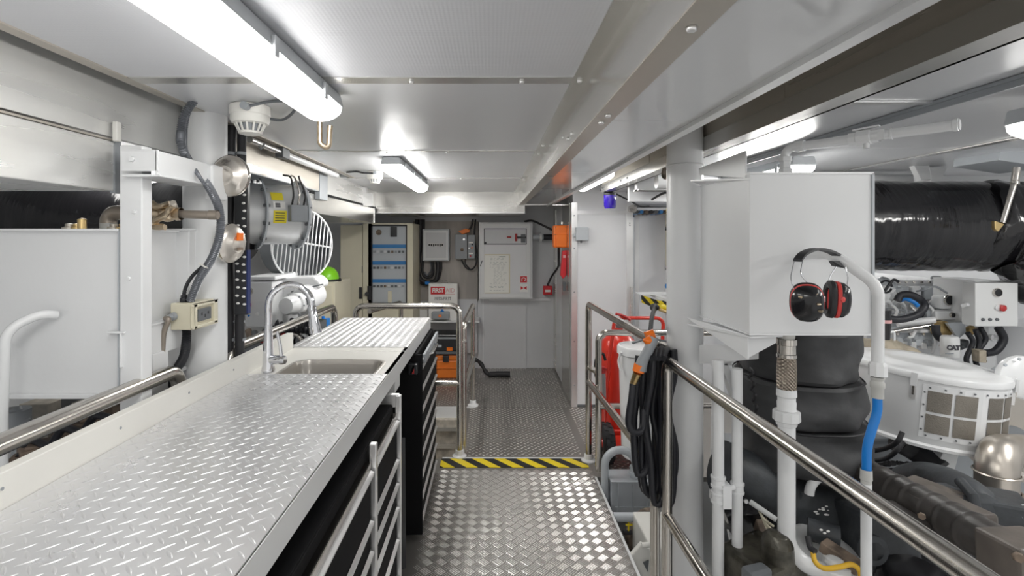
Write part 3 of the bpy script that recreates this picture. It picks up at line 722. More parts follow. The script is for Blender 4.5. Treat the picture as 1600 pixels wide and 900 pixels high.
# cable tray with ties and round bells
t = T('cable_tray', 'tall black perforated cable tray with rows of white ties beside the left column', 'cable tray')
ty0 = 2.02
G().box(X(366,ty0),ty0,EYE-.305,X(387,ty0),ty0+.02,EYE+.25).obj('tray','black_metal',t,bev=.002)
G().box(X(386,ty0),ty0-.004,EYE-.30,X(388,ty0),ty0+.02,EYE-.05).obj('blue_edge','navy',t)
k = 0
for y in [292,303,316,328,340,352,365,376,388]+[400,412,424,437,449,462,474]:
    for x in (371,381):
        c = P(x+(.8 if k%2 else -.6), y+(1.5 if x==381 else 0), ty0-.002)
        if not (y < 350 and x == 371): G().sph(c,.006,(1.25,.8,.8),8).obj('tie_head','sticker_white',t)
    k += 1
for i,(a,b,r) in enumerate(((357,372,.020),(374,378,.018))):
    g = G().tube(spline([P(a+8,185,2.08),P(a+4,215,2.07),P(a+3,300,2.06),P(a,400,2.05),P(a+1,480,2.05),P(a,600,2.05),P(a,700,2.05)]),lambda L,r=r: r*(1+.03*math.sin(L*40)),14)
    o = g.obj('cable_bundle','black_matte'); tag(o,['left black wrapped cable bundle behind the cable tray','right black wrapped cable bundle behind the cable tray'][i],'cable bundle')
    for y in (240,502,530): 
        G().lathe([(r*1.06,-.006),(r*1.1,0),(r*1.06,.006)],P(a+(2 if y>300 else 3),y,2.055)).obj('tape_band','grey_mid',o)
def bell(c, ax, label, ring):
    t = T('alarm_bell', label, 'bell', 'round polished metal bells')
    ax = V(ax).normalized()
    G().lathe([(.071,0),(.073,.005),(.069,.009),(.064,.018),(.056,.025),(.036,.031),(.034,.033),(.030,.032),(.020,.034),(0,.035)],c,ax,40).obj('dome','lens_silver',t)
    G().lathe([(.0735,-.008),(.0755,0),(.073,.006)],c,ax,40).obj('rim','steel',t)
    g = G().lathe([(.0,-.024),(.045,-.022),(.068,-.006)],c,ax,30).obj('back','cream',t)
    if ring: G().lathe([(.02,.0338),(.023,.0345),(.018,.037),(.0,.0372)],c,ax,24).obj('ring','lens_silver',t)
    return t
bell(P(360,275,1.84),(-.15,-1,-.05),'upper round polished bell facing the walkway beside the left column',True)
t = bell(P(360,380,1.90),(.98,-.14,-.05),'lower round polished bell turned sideways with a red reflection painted on it',False)
c_ = P(360,380,1.90)+V((.98,-.14,-.05)).normalized()*.046
n_ = V((.98,-.14,-.05)).normalized(); u_ = n_.cross(V((0,0,1))).normalized()
c2 = c_+V((0,0,.026))+n_*(-.003)
G().bar(c2-n_*.008,c2,.028,.028,(0,0,1)).obj('red_reflection','orange',t)  # raised patch painted for the red reflection in the dome
c3 = c2-V((0,0,.045)); G().bar(c3-n_*.006,c3,.026,.010,(0,0,1)).obj('dark_reflection','rust',t)  # dark patch painted for another reflection in the dome
# plank and lamp tube above the fan
t = T('beam_cover', 'worn aluminium board above the round fan', 'board')
G().box(-1.15,2.13,EYE+.305,-1.12,3.34,EYE+.44).obj('board','alu_warm',t)
G().box(-1.30,2.2,EYE+.300,-1.12,3.34,EYE+.306).obj('lower_edge','grey_mid',t)
G().box(-1.15,3.34,EYE+.25,-1.115,3.50,EYE+.43).obj('end_bracket','grey_mid',t,bev=.003)
t = T('tube_lamp', 'thin unlit white tube lamp along the edge of the ceiling above the fan', 'lamp')
G().cyl((-1.055,2.62,EYE+.425),(-1.055,3.50,EYE+.425),.017).obj('tube','white_gloss',t)
G().cyl((-1.055,2.24,EYE+.428),(-1.055,2.58,EYE+.428),.014).obj('sleeve','alu',t)
G().box(-1.075,2.55,EYE+.40,-1.035,2.64,EYE+.45).obj('holder','grey_dark',t,bev=.004)
for y in (2.35,3.25): G().tube([(-1.08,y,EYE+.43),(-1.055,y,EYE+.405),(-1.035,y,EYE+.43)],.004,8).obj('clip','grey_mid',t)
# fan
ax = V((.74,.67,0)); ax.normalize(); fc = P(432,335,2.72)
t = T('axial_fan', 'grey round duct fan with yellow labels hanging under the aluminium board', 'fan')
G().lathe([(.150,-.22),(.158,-.12),(.158,.12),(.158,.13)],fc,ax,48).obj('casing','silver_duct',t)
for a in (-.105,.105):
    fl = G().lathe([(.158,-.006),(.186,-.006),(.186,.004),(.158,.004)],fc+ax*a,ax,48,False).obj('flange','grey_paint',t)
    u = ax.orthogonal().normalized(); w = ax.cross(u)
    for k in range(12):
        q = fc+ax*a+(u*math.cos(k*PI/6+.2)+w*math.sin(k*PI/6+.2))*.173
        G().cyl(q-ax*.016,q+ax*.014,.008,seg=6).obj('bolt','grey_dark',fl)
G().lathe([(.150,-.22),(.12,-.22),(.05,-.19),(0,-.185)],fc,ax,32).obj('hub','grey_paint',t)
side = V((ax.y,-ax.x,0))  # towards the walkway
def patch(nm, a0, a1, t0, t1, m):
    g = G(); vs = []
    for k in range(9):
        a = a0+(a1-a0)*k/8; d = side*math.cos(a)+V((0,0,1))*math.sin(a)
        vs += [fc+ax*t0+d*.160, fc+ax*t1+d*.160]
    g.add(vs,[(2*k,2*k+1,2*k+3,2*k+2) for k in range(8)],True)
    return g.obj(nm,m,t)
patch('label',.42,.72,-.075,-.015,'label_yellow'); patch('label',.14,.38,-.07,-.01,'sticker_white'); patch('label',-.32,.08,-.07,-.005,'label_yellow')
for k in range(4): patch('print_line',-.25+k*.08,-.225+k*.08,-.062,-.015,'ink')
patch('print_block',.18,.33,-.06,-.035,'ink')
jb = G(); jc = fc+ax*.045+side*.175+V((0,0,.0))
jb.obox(jc,(.085,.05,.085),Matrix((ax,side,V((0,0,1)))).transposed()).obj('junction_box','grey_mid',t,bev=.004)
for k in range(3):
    q = jc+ax*(-.03+.03*k)+V((0,0,.04)); e = fc+ax*(.0+.04*k)+side*.10+V((0,0,.20))
    G().tube(spline([q,q+side*.02+V((0,0,.06)),(q+e)/2+side*(.04-.03*k)+V((0,0,.06)),e]),.005,8).obj('cable','black_matte' if k!=1 else 'steel',t)
# lower duct beyond the fan
t = T('air_duct', 'silver rectangular duct narrowing behind the round fan', 'duct')
g = G(); 
r0 = [(-1.36,3.0,EYE+.27),(-1.16,3.0,EYE+.27),(-1.16,3.0,EYE+.0),(-1.36,3.0,EYE+.0)]
r1 = [(-1.60,3.40,EYE+.285),(-1.15,3.40,EYE+.285),(-1.15,3.40,EYE+.16),(-1.60,3.40,EYE+.16)]
r2 = [(-1.60,5.05,EYE+.285),(-1.15,5.05,EYE+.285),(-1.15,5.05,EYE+.145),(-1.60,5.05,EYE+.145)]
g.add(r0+r1+r2,[(i,(i+1)%4,4+(i+1)%4,4+i) for i in range(4)]+[(4+i,4+(i+1)%4,8+(i+1)%4,8+i) for i in range(4)]+[(0,1,2,3),(8,9,10,11)])
g.obj('duct_box','alu',t)
G().box(-1.61,5.04,EYE+.14,-1.143,5.055,EYE+.29).obj('end_frame','alu_bright',t)
# round guard
gc = P(474,383,3.25); gn = V((.85,-.55,0)).normalized(); gu = V((0,0,1)).cross(gn).normalized()*-1
t = T('fan_guard', 'large round white wire guard with upright bars under the silver duct', 'fan guard')
Rg = .225
def gp(a,b,c=0): return gc+gu*a+V((0,0,1))*b+gn*c
tilt = .22
g = G().tube([gp(Rg*math.cos(k*PI/24),Rg*math.sin(k*PI/24)) for k in range(49)],.006,8); g.obj('outer_ring','white_paint',t)
for k in range(15):
    a = -Rg+.030*(k+.5); L = math.sqrt(max(0,Rg*Rg-a*a))
    def tl(a,b): return (a*math.cos(tilt)-b*math.sin(-tilt)*-1, b*math.cos(tilt)-a*math.sin(tilt)*1)
    p0 = (a*math.cos(.12)-L*math.sin(.12), a*math.sin(.12)+L*math.cos(.12)); p1 = (a*math.cos(.12)+L*math.sin(.12), a*math.sin(.12)-L*math.cos(.12))
    G().cyl(gp(*p0),gp(*p1),.0042,seg=8).obj('bar','white_paint',t)
G().cyl(gp(-Rg,-.02,-.006),gp(Rg,.05,-.006),.006,seg=8).obj('cross_bar','white_paint',t)
G().lathe([(.215,0),(.215,-.14),(.0,-.15)],gc,gn,40).obj('shroud','grey_dark',t)
# electric generator set
t = T('control_box', 'white control box with a gauge and a red button behind the tap', 'control box')
G().box(X(384,2.9),2.9,Z(511,2.9),X(425,2.9),3.25,Z(440,2.9)).obj('box','white_gloss',t,bev=.006)
G().box(X(385,2.9),2.9,Z(438,2.9),X(430,2.9),3.25,Z(432,2.9)).obj('lid','white_gloss',t,bev=.006)
def gauge(p, r, t, n=(0,-1,0), m='grey_dark', nm='gauge'):
    n = V(n); o = G().lathe([(r*1.2,0),(r*1.25,.006),(r*1.1,.012),(r,.012)],p,n,24).obj(nm,'steel',t)
    G().lathe([(r,.009),(0,.009)],p,n,24).obj('dial',m,o); return o
gauge(P(390,455,2.9),.018,t,m='rust')
G().lathe([(.02,0),(.02,.018),(.012,.026),(0,.026)],P(388,476,2.9),(0,-1,0)).obj('red_button','red_dull',t)
G().lathe([(.006,0),(.006,.006),(0,.008)],P(389,493,2.9),(0,-1,0)).obj('knob','blue_hose',t)
G().lathe([(.01,0),(.01,.006),(0,.008)],P(402,491,2.9),(0,-1,0)).obj('knob','alu_bright',t)
G().box(X(387,2.9),2.895,Z(482,2.9),X(420,2.9),2.9,Z(470,2.9)).obj('plate','white_paint',t)
t = T('generator', 'white generator with a rounded cover behind the chrome tap', 'generator')
g = G(); y0,y1 = 3.05,3.22
q = [(X(424,3.05),Z(511,3.05)),(X(424,3.05),Z(440,3.05)),(X(436,3.05),Z(434,3.05)),(X(490,3.05),Z(432,3.05)),(X(500,3.05),Z(441,3.05)),(X(500,3.05),Z(450,3.05)),(X(450,3.05),Z(462,3.05)),(X(450,3.05),Z(511,3.05))]
g.prism([(a,y0,b) for a,b in q],(0,y1-y0,0)); g.obj('cover','white_gloss',t,bev=.012)
G().tube([P(455,456,3.04),P(505,444,3.04)],.004,8).obj('seam','grey_dark',t)
G().cyl(P(472,468,3.0),P(494,458,3.14),.075).obj('filter_can','white_gloss',t,bev=.01)
G().box(X(480,3.0),2.93,Z(474,3.0),X(490,3.0),2.96,Z(464,3.0)).obj('name_plate','grey_dark',t)
G().lathe([(.0,-.075),(.045,-.07),(.052,-.05),(.052,.0),(.062,.01),(.062,.05)],P(452,478,2.85)+V((0,.06,0)),(.25,1,0)).obj('pump_housing','white_gloss',t)
for k in range(6):
    a = k*PI/3; bolt(P(458,478,2.85)+V((.055*math.cos(a),.02,.055*math.sin(a))),(-.2,-1,0),.006,'grey_mid',t)
G().lathe([(.018,0),(.018,.01),(.010,.014),(.010,.024),(.02,.028),(.02,.036),(0,.038)],P(456,434,3.2)).obj('filler_cap','white_gloss',t)
G().box(X(430,3.05),3.1,-.58,X(490,3.05),3.3,Z(508,3.05)).obj('engine_block','grey_dark',t,bev=.01)
g = G()
for k in range(9): g.tube(spline([P(424+8*k,505+random.randint(-6,6),2.98),P(428+7*k,515,2.9),P(440+6*k,522,2.95),P(436+7*k,540,3.0)]),.012,8)
g.obj('hose','rubber',t)
o = G().lathe([(.03,0),(.03,.02),(.022,.03),(0,.032)],P(438,434,3.35)+V((0,0,-.01))).obj('knob','teal'); tag(o,'dark teal cap on top of the white generator','cap')
t = T('engine_parts', 'small brown and grey engine fittings below the white control box', 'engine')
for k in range(7):
    G().cyl(P(388+9*k,516+(k%3)*4,2.95),P(392+9*k,532,2.9),.018+.004*(k%2),seg=12).obj('fitting',['rust','grey_mid','red_dull','grey_dark'][k%4],t,bev=.003)
G().box(X(380,3.0),3.0,-.58,X(455,3.0),3.3,Z(528,3.0)).obj('block','grey_mid',t,bev=.01)
# green helmet on beige cabinet
t = T('beige_cabinet', 'low beige cabinet below the green helmet', 'cabinet')
cx0,cx1 = X(484,4.4),X(523,4.4)
G().box(cx0,4.4,-.58,cx1,4.9,Z(441,4.4)).obj('body','cream',t,bev=.005); G().box(cx0+.02,4.39,.2,cx1-.02,4.4,Z(446,4.4)).obj('door','cream',t,bev=.003)
t = T('safety_helmet', 'bright green safety helmet beside the round wire guard', 'helmet')
hc = V((X(509,4.5),4.55,Z(440,4.5)+.0)); G().sph(hc+V((0,0,.02)),.115,(.85,1.05,.95),24,0,PI/2).obj('shell','green_helmet',t)
G().lathe([(.118,0),(.122,.01),(.112,.022)],hc,(0,0,1),32).obj('brim','black_matte',t)
t = T('blue_container', 'bright blue plastic container standing behind the far tread plate', 'container')
G().box(X(499,3.9),3.9,Z(545,3.9),X(511,3.9),3.98,Z(499,3.9)).obj('body','blue_hose',t,bev=.006); G().cyl(P(505,499,3.94),P(505,494,3.94),.012).obj('cap','blue_hose',t)
t = T('white_bottle', 'small white canister with a label left of the blue container', 'bottle')
G().box(X(487,3.8),3.8,Z(535,3.8),X(497,3.8),3.86,Z(500,3.8)).obj('body','sticker_white',t,bev=.006); G().box(X(489,3.8),3.795,Z(512,3.8),X(495,3.8),3.80,Z(504,3.8)).obj('label','blue_band',t)
t = T('side_shelf', 'tan ledge carrying the blue container behind the handrail', 'shelf')
G().box(X(440,3.8),3.7,Z(550,3.8),X(530,3.8),4.1,Z(546,3.8)).obj('board','cream',t); G().box(X(440,3.8),4.09,-.58,X(530,3.8),4.12,Z(546,3.8)).obj('support','cream',t)
t = T('coiled_hoses', 'tangle of silver and white hoses just behind the splashback end', 'hose', None)
for k in range(5):
    a = P(458+7*k,536,2.9); G().tube([a+V((.05*math.cos(q),.03*k,.05*math.sin(q))) for q in [PI*i/10 for i in range(14)]],.012,10).obj('coil',['steel','white_gloss','grey_mid','steel','white_gloss'][k],t)
# things seen under the left tank
t = T('port_machinery', 'grey and brown machinery under the left white tank', 'machinery')
g = G().cyl(P(22,640,1.9),P(22,690,1.9),.05).tube(spline([P(20,640,1.9),P(40,680,1.9),P(30,720,1.9)]),.03); g.obj('casting','grey_mid',t)
G().box(X(30,2.0),2.0,-.58,X(75,2.0),2.2,Z(632,2.0)).obj('plate','pit_tan',t); G().box(X(78,1.9),1.95,-.58,X(190,1.9),2.3,Z(624,1.9)).obj('block','black_metal',t)
G().box(X(112,1.85),1.85,Z(645,1.85),X(125,1.85),1.9,Z(630,1.85)).obj('bracket','pit_tan',t)
g = G()
for k in range(12): g.obox(P(15+15*k,725-8*k+random.randint(-4,6),1.6+.02*k),(.05,.08,.03),rz=random.random()*2)
g.obj('fittings','rust',t,bev=.004)
G().box(-1.75,1.6,.25,-1.16,2.1,.5).obj('engine_top','grey_dark',t,bev=.02)
for k in range(3): G().tube(spline([P(30+50*k,715-20*k,1.62),P(50+50*k,690-20*k,1.66),P(80+50*k,700-22*k,1.6)]),.012,10).obj('hose','rubber',t)
# ================================================================ FAR END
D = 6.05
def bx(px0,py0,px1,py1,d,dep): 
    return G().box(X(px0,d),d,Z(py1,d),X(px1,d),d+dep,Z(py0,d))
# electrical cabinet
t = T('electrical_cabinet', 'tall cream electrical cabinet with a glass door showing blue rows of breakers', 'cabinet')
cd = 5.45
g = bx(575,349,645,610,cd,.55); z0 = 0
G().box(X(575,cd),cd+.02,0,X(645,cd),cd+.6,Z(349,cd)).obj('body','cream',t,bev=.004)
g = bx(575,349,581.5,500,cd,.02)
for a in ((567,349,580,560),(636,349,645,560),(580,349,636,352),(580,476,636,560)): g2 = bx(*a,cd,.02); g.add(g2.v,g2.f)
d = g.obj('door','cream',t,bev=.002)
g = bx(580,351,636,353.5,cd-.004,.004)
for a in ((580,473,636,476),(580,351,582,476),(634,351,636,476)): g2 = bx(*a,cd-.004,.004); g.add(g2.v,g2.f)
g.obj('gasket','black_matte',d)
bk = bx(582,353,634,474,cd+.014,.004).obj('breaker_panel','grey_paint',t)
for y in (382,408,436): bx(582,y,634,y+5.5,cd+.006,.008).obj('blue_strip','blue_band',bk)
for y in (391,416,445):
    for k in range(9):
        if random.random() < .85: bx(583+k*5.6,y+.5,586.5+k*5.6,y+4,cd+.004,.01).obj('breaker',['grey_mid','rust','grey_dark','wall_grey'][random.choice((0,0,2,2,3,1))],bk)
bx(610,354,620,370,cd+.004,.01).obj('main_switch','black_metal',bk); G().lathe([(.03,0),(.03,.01),(0,.012)],P(592,363,cd+.012),(0,-1,0)).obj('knob','rust',bk)
bx(606,455,612,474,cd+.002,.012).obj('cable_duct','cream',bk)
h = bx(574,447,580,469,cd-.02,.02).obj('handle','black_matte',d,bev=.003); G().cyl(P(573,459,cd-.03),P(573,459,cd-.0),.02).obj('lock','black_matte',h)
t = T('side_cabinet', 'plain cream cabinet left of the glass fronted electrical cabinet', 'cabinet')
G().box(X(531,cd),cd+.02,0,X(566.5,cd),cd+.6,Z(352,cd)).obj('body','cream',t,bev=.004); bx(532,352,566,560,cd,.018).obj('door','cream',t,bev=.003)
bx(561,449,565.5,467,cd-.015,.015).obj('handle','black_matte',t,bev=.002); bx(565.4,416,566.4,426,cd-.006,.006).obj('key_slot','grey_dark',t)
# meter box
t = T('meter_box', 'square pale grey box with a small row of switches on the far wall', 'electrical box')
bx(660,358,702,408,5.93,.13).obj('box','grey_paint',t,bev=.006); bx(662,360,700,406,5.925,.006).obj('lid','white_paint',t,bev=.003); bx(665,363.5,697,403,5.921,.005).obj('window','wall_grey',t)
sw = bx(669,380,693,385,5.917,.005).obj('switch_row','sticker_white',t)
for k in range(7): bx(669.5+k*3.4,381,671.8+k*3.4,384.2+(k%3)*.4,5.913,.005).obj('switch','black_matte',sw)
# starter
t = T('starter_box', 'dark grey motor starter box with small buttons beside the fire cabinet', 'electrical box')
bx(711,366,730,405,5.95,.11).obj('box','grey_mid',t,bev=.004); bx(731,367,742,404,5.96,.1).obj('side_box','grey_mid',t,bev=.003)
G().lathe([(.018,0),(.02,.012),(0,.014)],P(722,390,5.95),(0,-1,0)).obj('button','rust',t); G().lathe([(.012,0),(.014,.012),(0,.014)],P(725,374,5.95),(0,-1,0)).obj('button','alu_bright',t)
for y in (378,395): bx(732.5,y,739,y+2.2,5.955,.006).obj('label_strip','sticker_white',t)
for x,y,m in ((733,388,'alu_bright'),(737.5,387,'orange'),(735,400,'red_dull'),(738,382,'black_matte')): G().lathe([(.01,0),(.01,.01),(0,.012)],P(x,y,5.96),(0,-1,0)).obj('button',m,t)
o = G().prism([P(716,361,5.93),P(728,357,5.93),P(734,359,5.93),P(733,363,5.93),P(722,366,5.93)],(0,.08,0)).obj('torch','orange_box',bev=.004); tag(o,'small orange brown tool lying on top of the dark grey starter box','tool')
# cables
def wire(pts, r, label, m='black_matte'):
    o = G().tube(spline(pts,8),r,10).obj('cable',m); tag(o,label,'cable'); return o
wire([P(657,343,5.98),P(656,380,5.98),P(653,420,5.98),P(657,436,5.97),P(668,442,5.97),P(680,438,5.96),P(684,425,5.96),P(684,409,5.98)],.026,'thickest black cable looping under the meter box')
wire([P(651,343,6.0),P(650,390,6.0),P(649,425,6.0),P(656,440,6.0),P(667,444,6.0),P(682,438,6.0),P(688,422,6.0),P(688,409,6.0)],.020,'outer black cable of the loop beside the electrical cabinet')
wire([P(662,343,6.0),P(661,400,6.0),P(660,425,6.0),P(668,434,6.0),P(676,428,6.0),P(676,409,6.0)],.016,'inner black cable of the loop under the meter box')
wire([P(663,425,6.01),P(668,430,6.01),P(674,420,6.01),P(673,409,6.01)],.010,'thin grey cable inside the loop under the meter box','corrug')
o = bx(664,440,671,444.5,5.93,.06).obj('cable_tie','blue_hose',bev=.003); tag(o,'bright blue tie at the bottom of the black cable loop','cable tie')
wire([P(743,343,5.98),P(741,370,5.98),P(744,395,5.98),P(744,412,5.97),P(737,421,5.97),P(728,418,5.97),P(721,406,5.99)],.010,'thin black cable hooking under the starter box')
wire([P(739,343,6.0),P(736,355,5.98),P(729,362,5.99)],.012,'black cable dropping to the top of the starter box')
wire([P(727,405,5.99),P(727,412,5.98),P(734,420,5.975)],.007,'short thin black cable below the middle of the starter box')
# fire cabinet
t = T('fire_cabinet', 'white wall cabinet with a window, a pinned sheet and red fire signs', 'cabinet')
fd = 5.86
bx(748,347,832,467,fd+.02,.2).obj('body','panel_white',t,bev=.004)
g = G()
for a in ((750,349,829,355),(750,459,829,465),(750,355,757,459),(822,355,829,459)): g2 = bx(*a,fd,.022); g.add(g2.v,g2.f)
g.obj('door_frame','white_paint',t,bev=.003)
bx(756,355,823,460,fd+.012,.01).obj('door','panel_white',t)
w = bx(756,357,823,382,fd+.002,.012)
bx(756,357,823,382,fd+.006,.004).obj('window','dark_glass' if 0 else 'wall_grey',t)
g = G()
for a in ((756,357,823,358),(756,380.8,823,382),(756,357,757,382),(822,357,823,382)): g2 = bx(*a,fd-.002,.01); g.add(g2.v,g2.f)
g.obj('window_gasket','black_metal',t)
v = G().cyl(P(822,371,fd),P(808,371,fd),.012).obj('valve_stem','black_metal',t); G().cyl(P(806.5,365,fd-.004),P(806.5,377,fd-.004),.012).obj('valve_wheel','red_dull',v); G().cyl(P(792,370.5,fd-.002),P(799,370.5,fd-.002),.009).obj('valve_end','red_dull',v); bx(814,366,821,379,fd-.01,.014).obj('valve_block','grey_dark',v)
bx(757,378,760,381.5,fd-.004,.008).obj('window_catch','black_matte',t)
dz = bx(755.5,397,797,458.5,fd+.005,.008).obj('sheet_frame','cream',t); sh = bx(757.5,399,795,457,fd+.0015,.005).obj('sheet','paper',dz)
g = G(); random.seed(3)
for i in range(26):
    y = 401+i*2.1; x = 764+random.random()*3
    if 8 < i < 20: x += 6
    while x < 790-(i%4)*2:
        L = 1+random.random()*4; b_ = bx(x,y,min(x+L,792),y+.35,fd+.0008,.001); g.add(b_.v,b_.f); x += L+1+random.random()*3
    if random.random() < .4:
        pass
b_ = bx(780,400.5,790,401.7,fd+.0006,.001); g.add(b_.v,b_.f)
g.obj('printed_lines','grey_mid',sh)
s1 = bx(812,430.5,824.5,442.5,fd-.001,.004).obj('sign','sticker_white',t); bx(813,431.5,823.5,441.5,fd-.002,.002).obj('sign_field','sign_red',s1)
# white curved hose mark
G().tube([P(815.5,440,fd-.003)]+[P(818+3.0*math.cos(a)+.3,435.5-2.5*math.sin(a)+1,fd-.003) for a in [PI*1.1-PI*1.5*k/10 for k in range(11)]],.005,6).obj('hose_mark','sticker_white',s1)
s2 = bx(812,444,824.5,456.5,fd-.001,.004).obj('sign','sticker_white',t)
G().prism([P(813.5,447,fd-.002),P(818,450,fd-.002),P(813.5,453,fd-.002)],(0,.001,0)).prism([P(823,447,fd-.002),P(818,450,fd-.002),P(823,453,fd-.002)],(0,.001,0)).obj('valve_mark','sign_red',s2)
G().bar(P(750.5,416,fd-.01),P(753.5,407,fd-.01),.01,.01).obj('latch','grey_dark',t)
# pipe flange right of it
t = T('flanged_pipe', 'grey pipe stub with a round flange right of the fire cabinet', 'pipe')
G().cyl(P(832,370.5,5.95),P(866,370.5,5.95),.03).obj('tube','grey_paint',t); G().cyl(P(843,370.5,5.95),P(846,370.5,5.95),.06).obj('flange','white_paint',t); G().cyl(P(849,370.5,5.95),P(864,370.5,5.95),.034).obj('coupling','rubber',t)
# emergency light and torch on the closet side wall
t = T('emergency_light', 'bright orange emergency lamp box on the corner of the closet', 'emergency light')
ed = 4.95
bx(865,352,887,387,ed,.12).obj('box','orange',t,bev=.012); bx(869,366,886,386,ed-.012,.014).obj('front_cover','orange',t,bev=.006); G().cyl(P(878,351,ed+.05),P(878,347,ed+.05),.012).obj('hanger','steel',t)
for x,y in ((868,355),(884,355)): bolt(P(x,y,ed),(0,-1,0),.005,'grey_dark',t)
bx(866,366.2,886.5,367,ed-.003,.004).obj('joint','rust',t)
t = T('fire_torch', 'red tapered torch hanging below the orange lamp', 'torch')
G().prism([P(879,392,4.95),P(886,391,4.95),P(885,430,4.95),P(880,436,4.95),P(876,430,4.95)],(0,.06,0)).obj('body','sign_red',t,bev=.006); bx(880,441,884,455,4.95,.05).obj('holder','grey_dark',t,bev=.003); bx(880,399,884,403,4.945,.006).obj('badge','pale_red',t)
t = T('call_point', 'small red alarm box at the end of a black cable', 'alarm')
bx(849,447,863,461,5.97,.07).obj('box','sign_red',t,bev=.006); bx(852,453,860,456.5,5.965,.006).obj('label_strip','sticker_white',t); G().cyl(P(856,447,6.0),P(856,443,6.0),.012).obj('gland','black_matte',t)
wire([P(873,386,5.05),P(873,405,5.2),P(872,417,5.7),P(862,432,5.95),P(856,445,6.0)],.012,'black cable from the orange lamp down to the red alarm box')
wire([P(820,346,5.9),P(832,345,5.8),P(848,352,5.6),P(868,362,5.1)],.012,'black cable sweeping above the fire cabinet to the orange lamp')
# first aid and shelf
t = T('wall_shelf', 'white shelf on the far wall carrying the first aid box', 'shelf')
G().box(X(640,5.72),5.72,Z(504,5.72),X(749,5.72),6.04,Z(502,5.72)).obj('board','white_paint',t); G().box(X(640,5.72),5.99,Z(560,5.72),X(745,5.72),6.04,Z(504,5.72)).obj('support_panel','wall_grey',t)
t = T('first_aid_box', 'white first aid box with red lettering standing on the far shelf', 'first aid box')
ad = 5.8
bx(669.5,443,714.5,500.5,ad,.16).obj('case','sticker_white',t,bev=.006)
lb = bx(673,448,695.5,460,ad-.003,.004).obj('red_field','sign_red',t)
text('FIRST',.068,P(684.3,454,ad-.0035),(1,0,0),(0,0,1),'sticker_white',lb,bold=.0025,sx=.82)
text('AID',.068,P(703.5,454,ad-.002),(1,0,0),(0,0,1),'pale_red',t,sx=.95)
bx(695.5,459.2,711,460,ad-.002,.003).obj('underline','pale_red',t)
text('MEDI-FIRST',.052,P(692,467,ad-.002),(1,0,0),(0,0,1),'ink',t,sx=.72)
G().tube([P(690,443.5,ad+.05),P(691,438,ad+.05),P(699,438,ad+.05),P(700,443.5,ad+.05)],.006,8).obj('handle','clear_glass',t)
t = T('grey_case', 'dark grey case with an orange dot in front of the first aid box', 'case')
bx(674,488,702,499.5,5.70,.10).obj('body','grey_mid',t,bev=.012); G().lathe([(.017,0),(.017,.004),(0,.005)],P(687.5,493.5,5.70),(0,-1,0)).obj('dot','orange',t); G().lathe([(.006,.004),(0,.006)],P(687.5,493.5,5.70),(0,-1,0)).obj('centre','sticker_white',t)
t = T('blue_stopper', 'small bright blue cap standing on the dark grey case', 'cap')
G().lathe([(.022,0),(.022,.012),(.012,.014),(.012,.03),(0,.032)],(X(691,5.75),5.75,Z(488,5.75)+.004)).obj('cap','blue_hose',t); 
o = bx(647,452,653.5,500,5.97,.02).obj('spirit_level','yellow_cable',bev=.003); tag(o,'yellow strip hanging on the wall beside the first aid box','tool')
for y in (462,476): bx(648,y,652.5,y+5,5.966,.005).obj('window','rust',o)
o = G().box(X(654,5.9),5.97,Z(500,5.9),X(667,5.9),6.03,Z(485,5.9)).obj('white_socket','sticker_white',bev=.004); tag(o,'small white box between the yellow strip and the first aid box','box')
# under the shelf
t = T('tool_case', 'black tool case with an orange badge under the far shelf', 'tool case')
tz = lambda y: Z(y,5.6)
G().box(X(672,5.6),5.6,tz(549),X(724,5.6),5.9,tz(523)).obj('case','black_metal',t,bev=.012); G().box(X(672,5.6),5.595,tz(530),X(724,5.6),5.6,tz(527)).obj('seam','grey_mid',t); bx(698,543,707,548,5.59,.01).obj('badge','orange',t); G().box(X(672,5.6),5.58,tz(553),X(724,5.6),5.9,tz(549)).obj('base','grey_dark',t,bev=.004); bx(684,539,690,543,5.588,.012).obj('catch','grey_paint',t,bev=.003)
t = T('tool_box', 'orange tool box with a black catch on the floor under the far shelf', 'tool box')
G().box(X(682,5.62),5.62,0.002,X(722,5.62),5.92,Z(563,5.62)).obj('body','orange_box',t,bev=.015); G().box(X(681,5.62),5.61,Z(563,5.62),X(723,5.62),5.93,Z(556,5.62)+.01).obj('lid','orange_box',t,bev=.015); bx(692,556,701,566,5.59,.03).obj('catch','black_matte',t,bev=.006); G().box(X(682,5.62),5.605,Z(576,5.62),X(722,5.62),5.62,Z(574,5.62)).obj('rib','orange_box',t,bev=.003)
G().box(X(684,5.62),5.7,Z(556,5.62)+.005,X(720,5.62),5.9,Z(553,5.6)+.0).obj('tray','black_matte',t)
g = G().tube(spline([P(738,562,5.8),P(745,563,5.8),P(752,569,5.75),(X(762,5.7),5.7,.035),(X(778,5.7),5.7,.03),(X(797,5.7),5.7,.03)]),lambda L: .022+.004*math.sin(L*60) if L<.28 else .03,12)
o = g.obj('rubber_hose','black_matte'); tag(o,'black rubber hose lying on the floor at the far wall','hose')
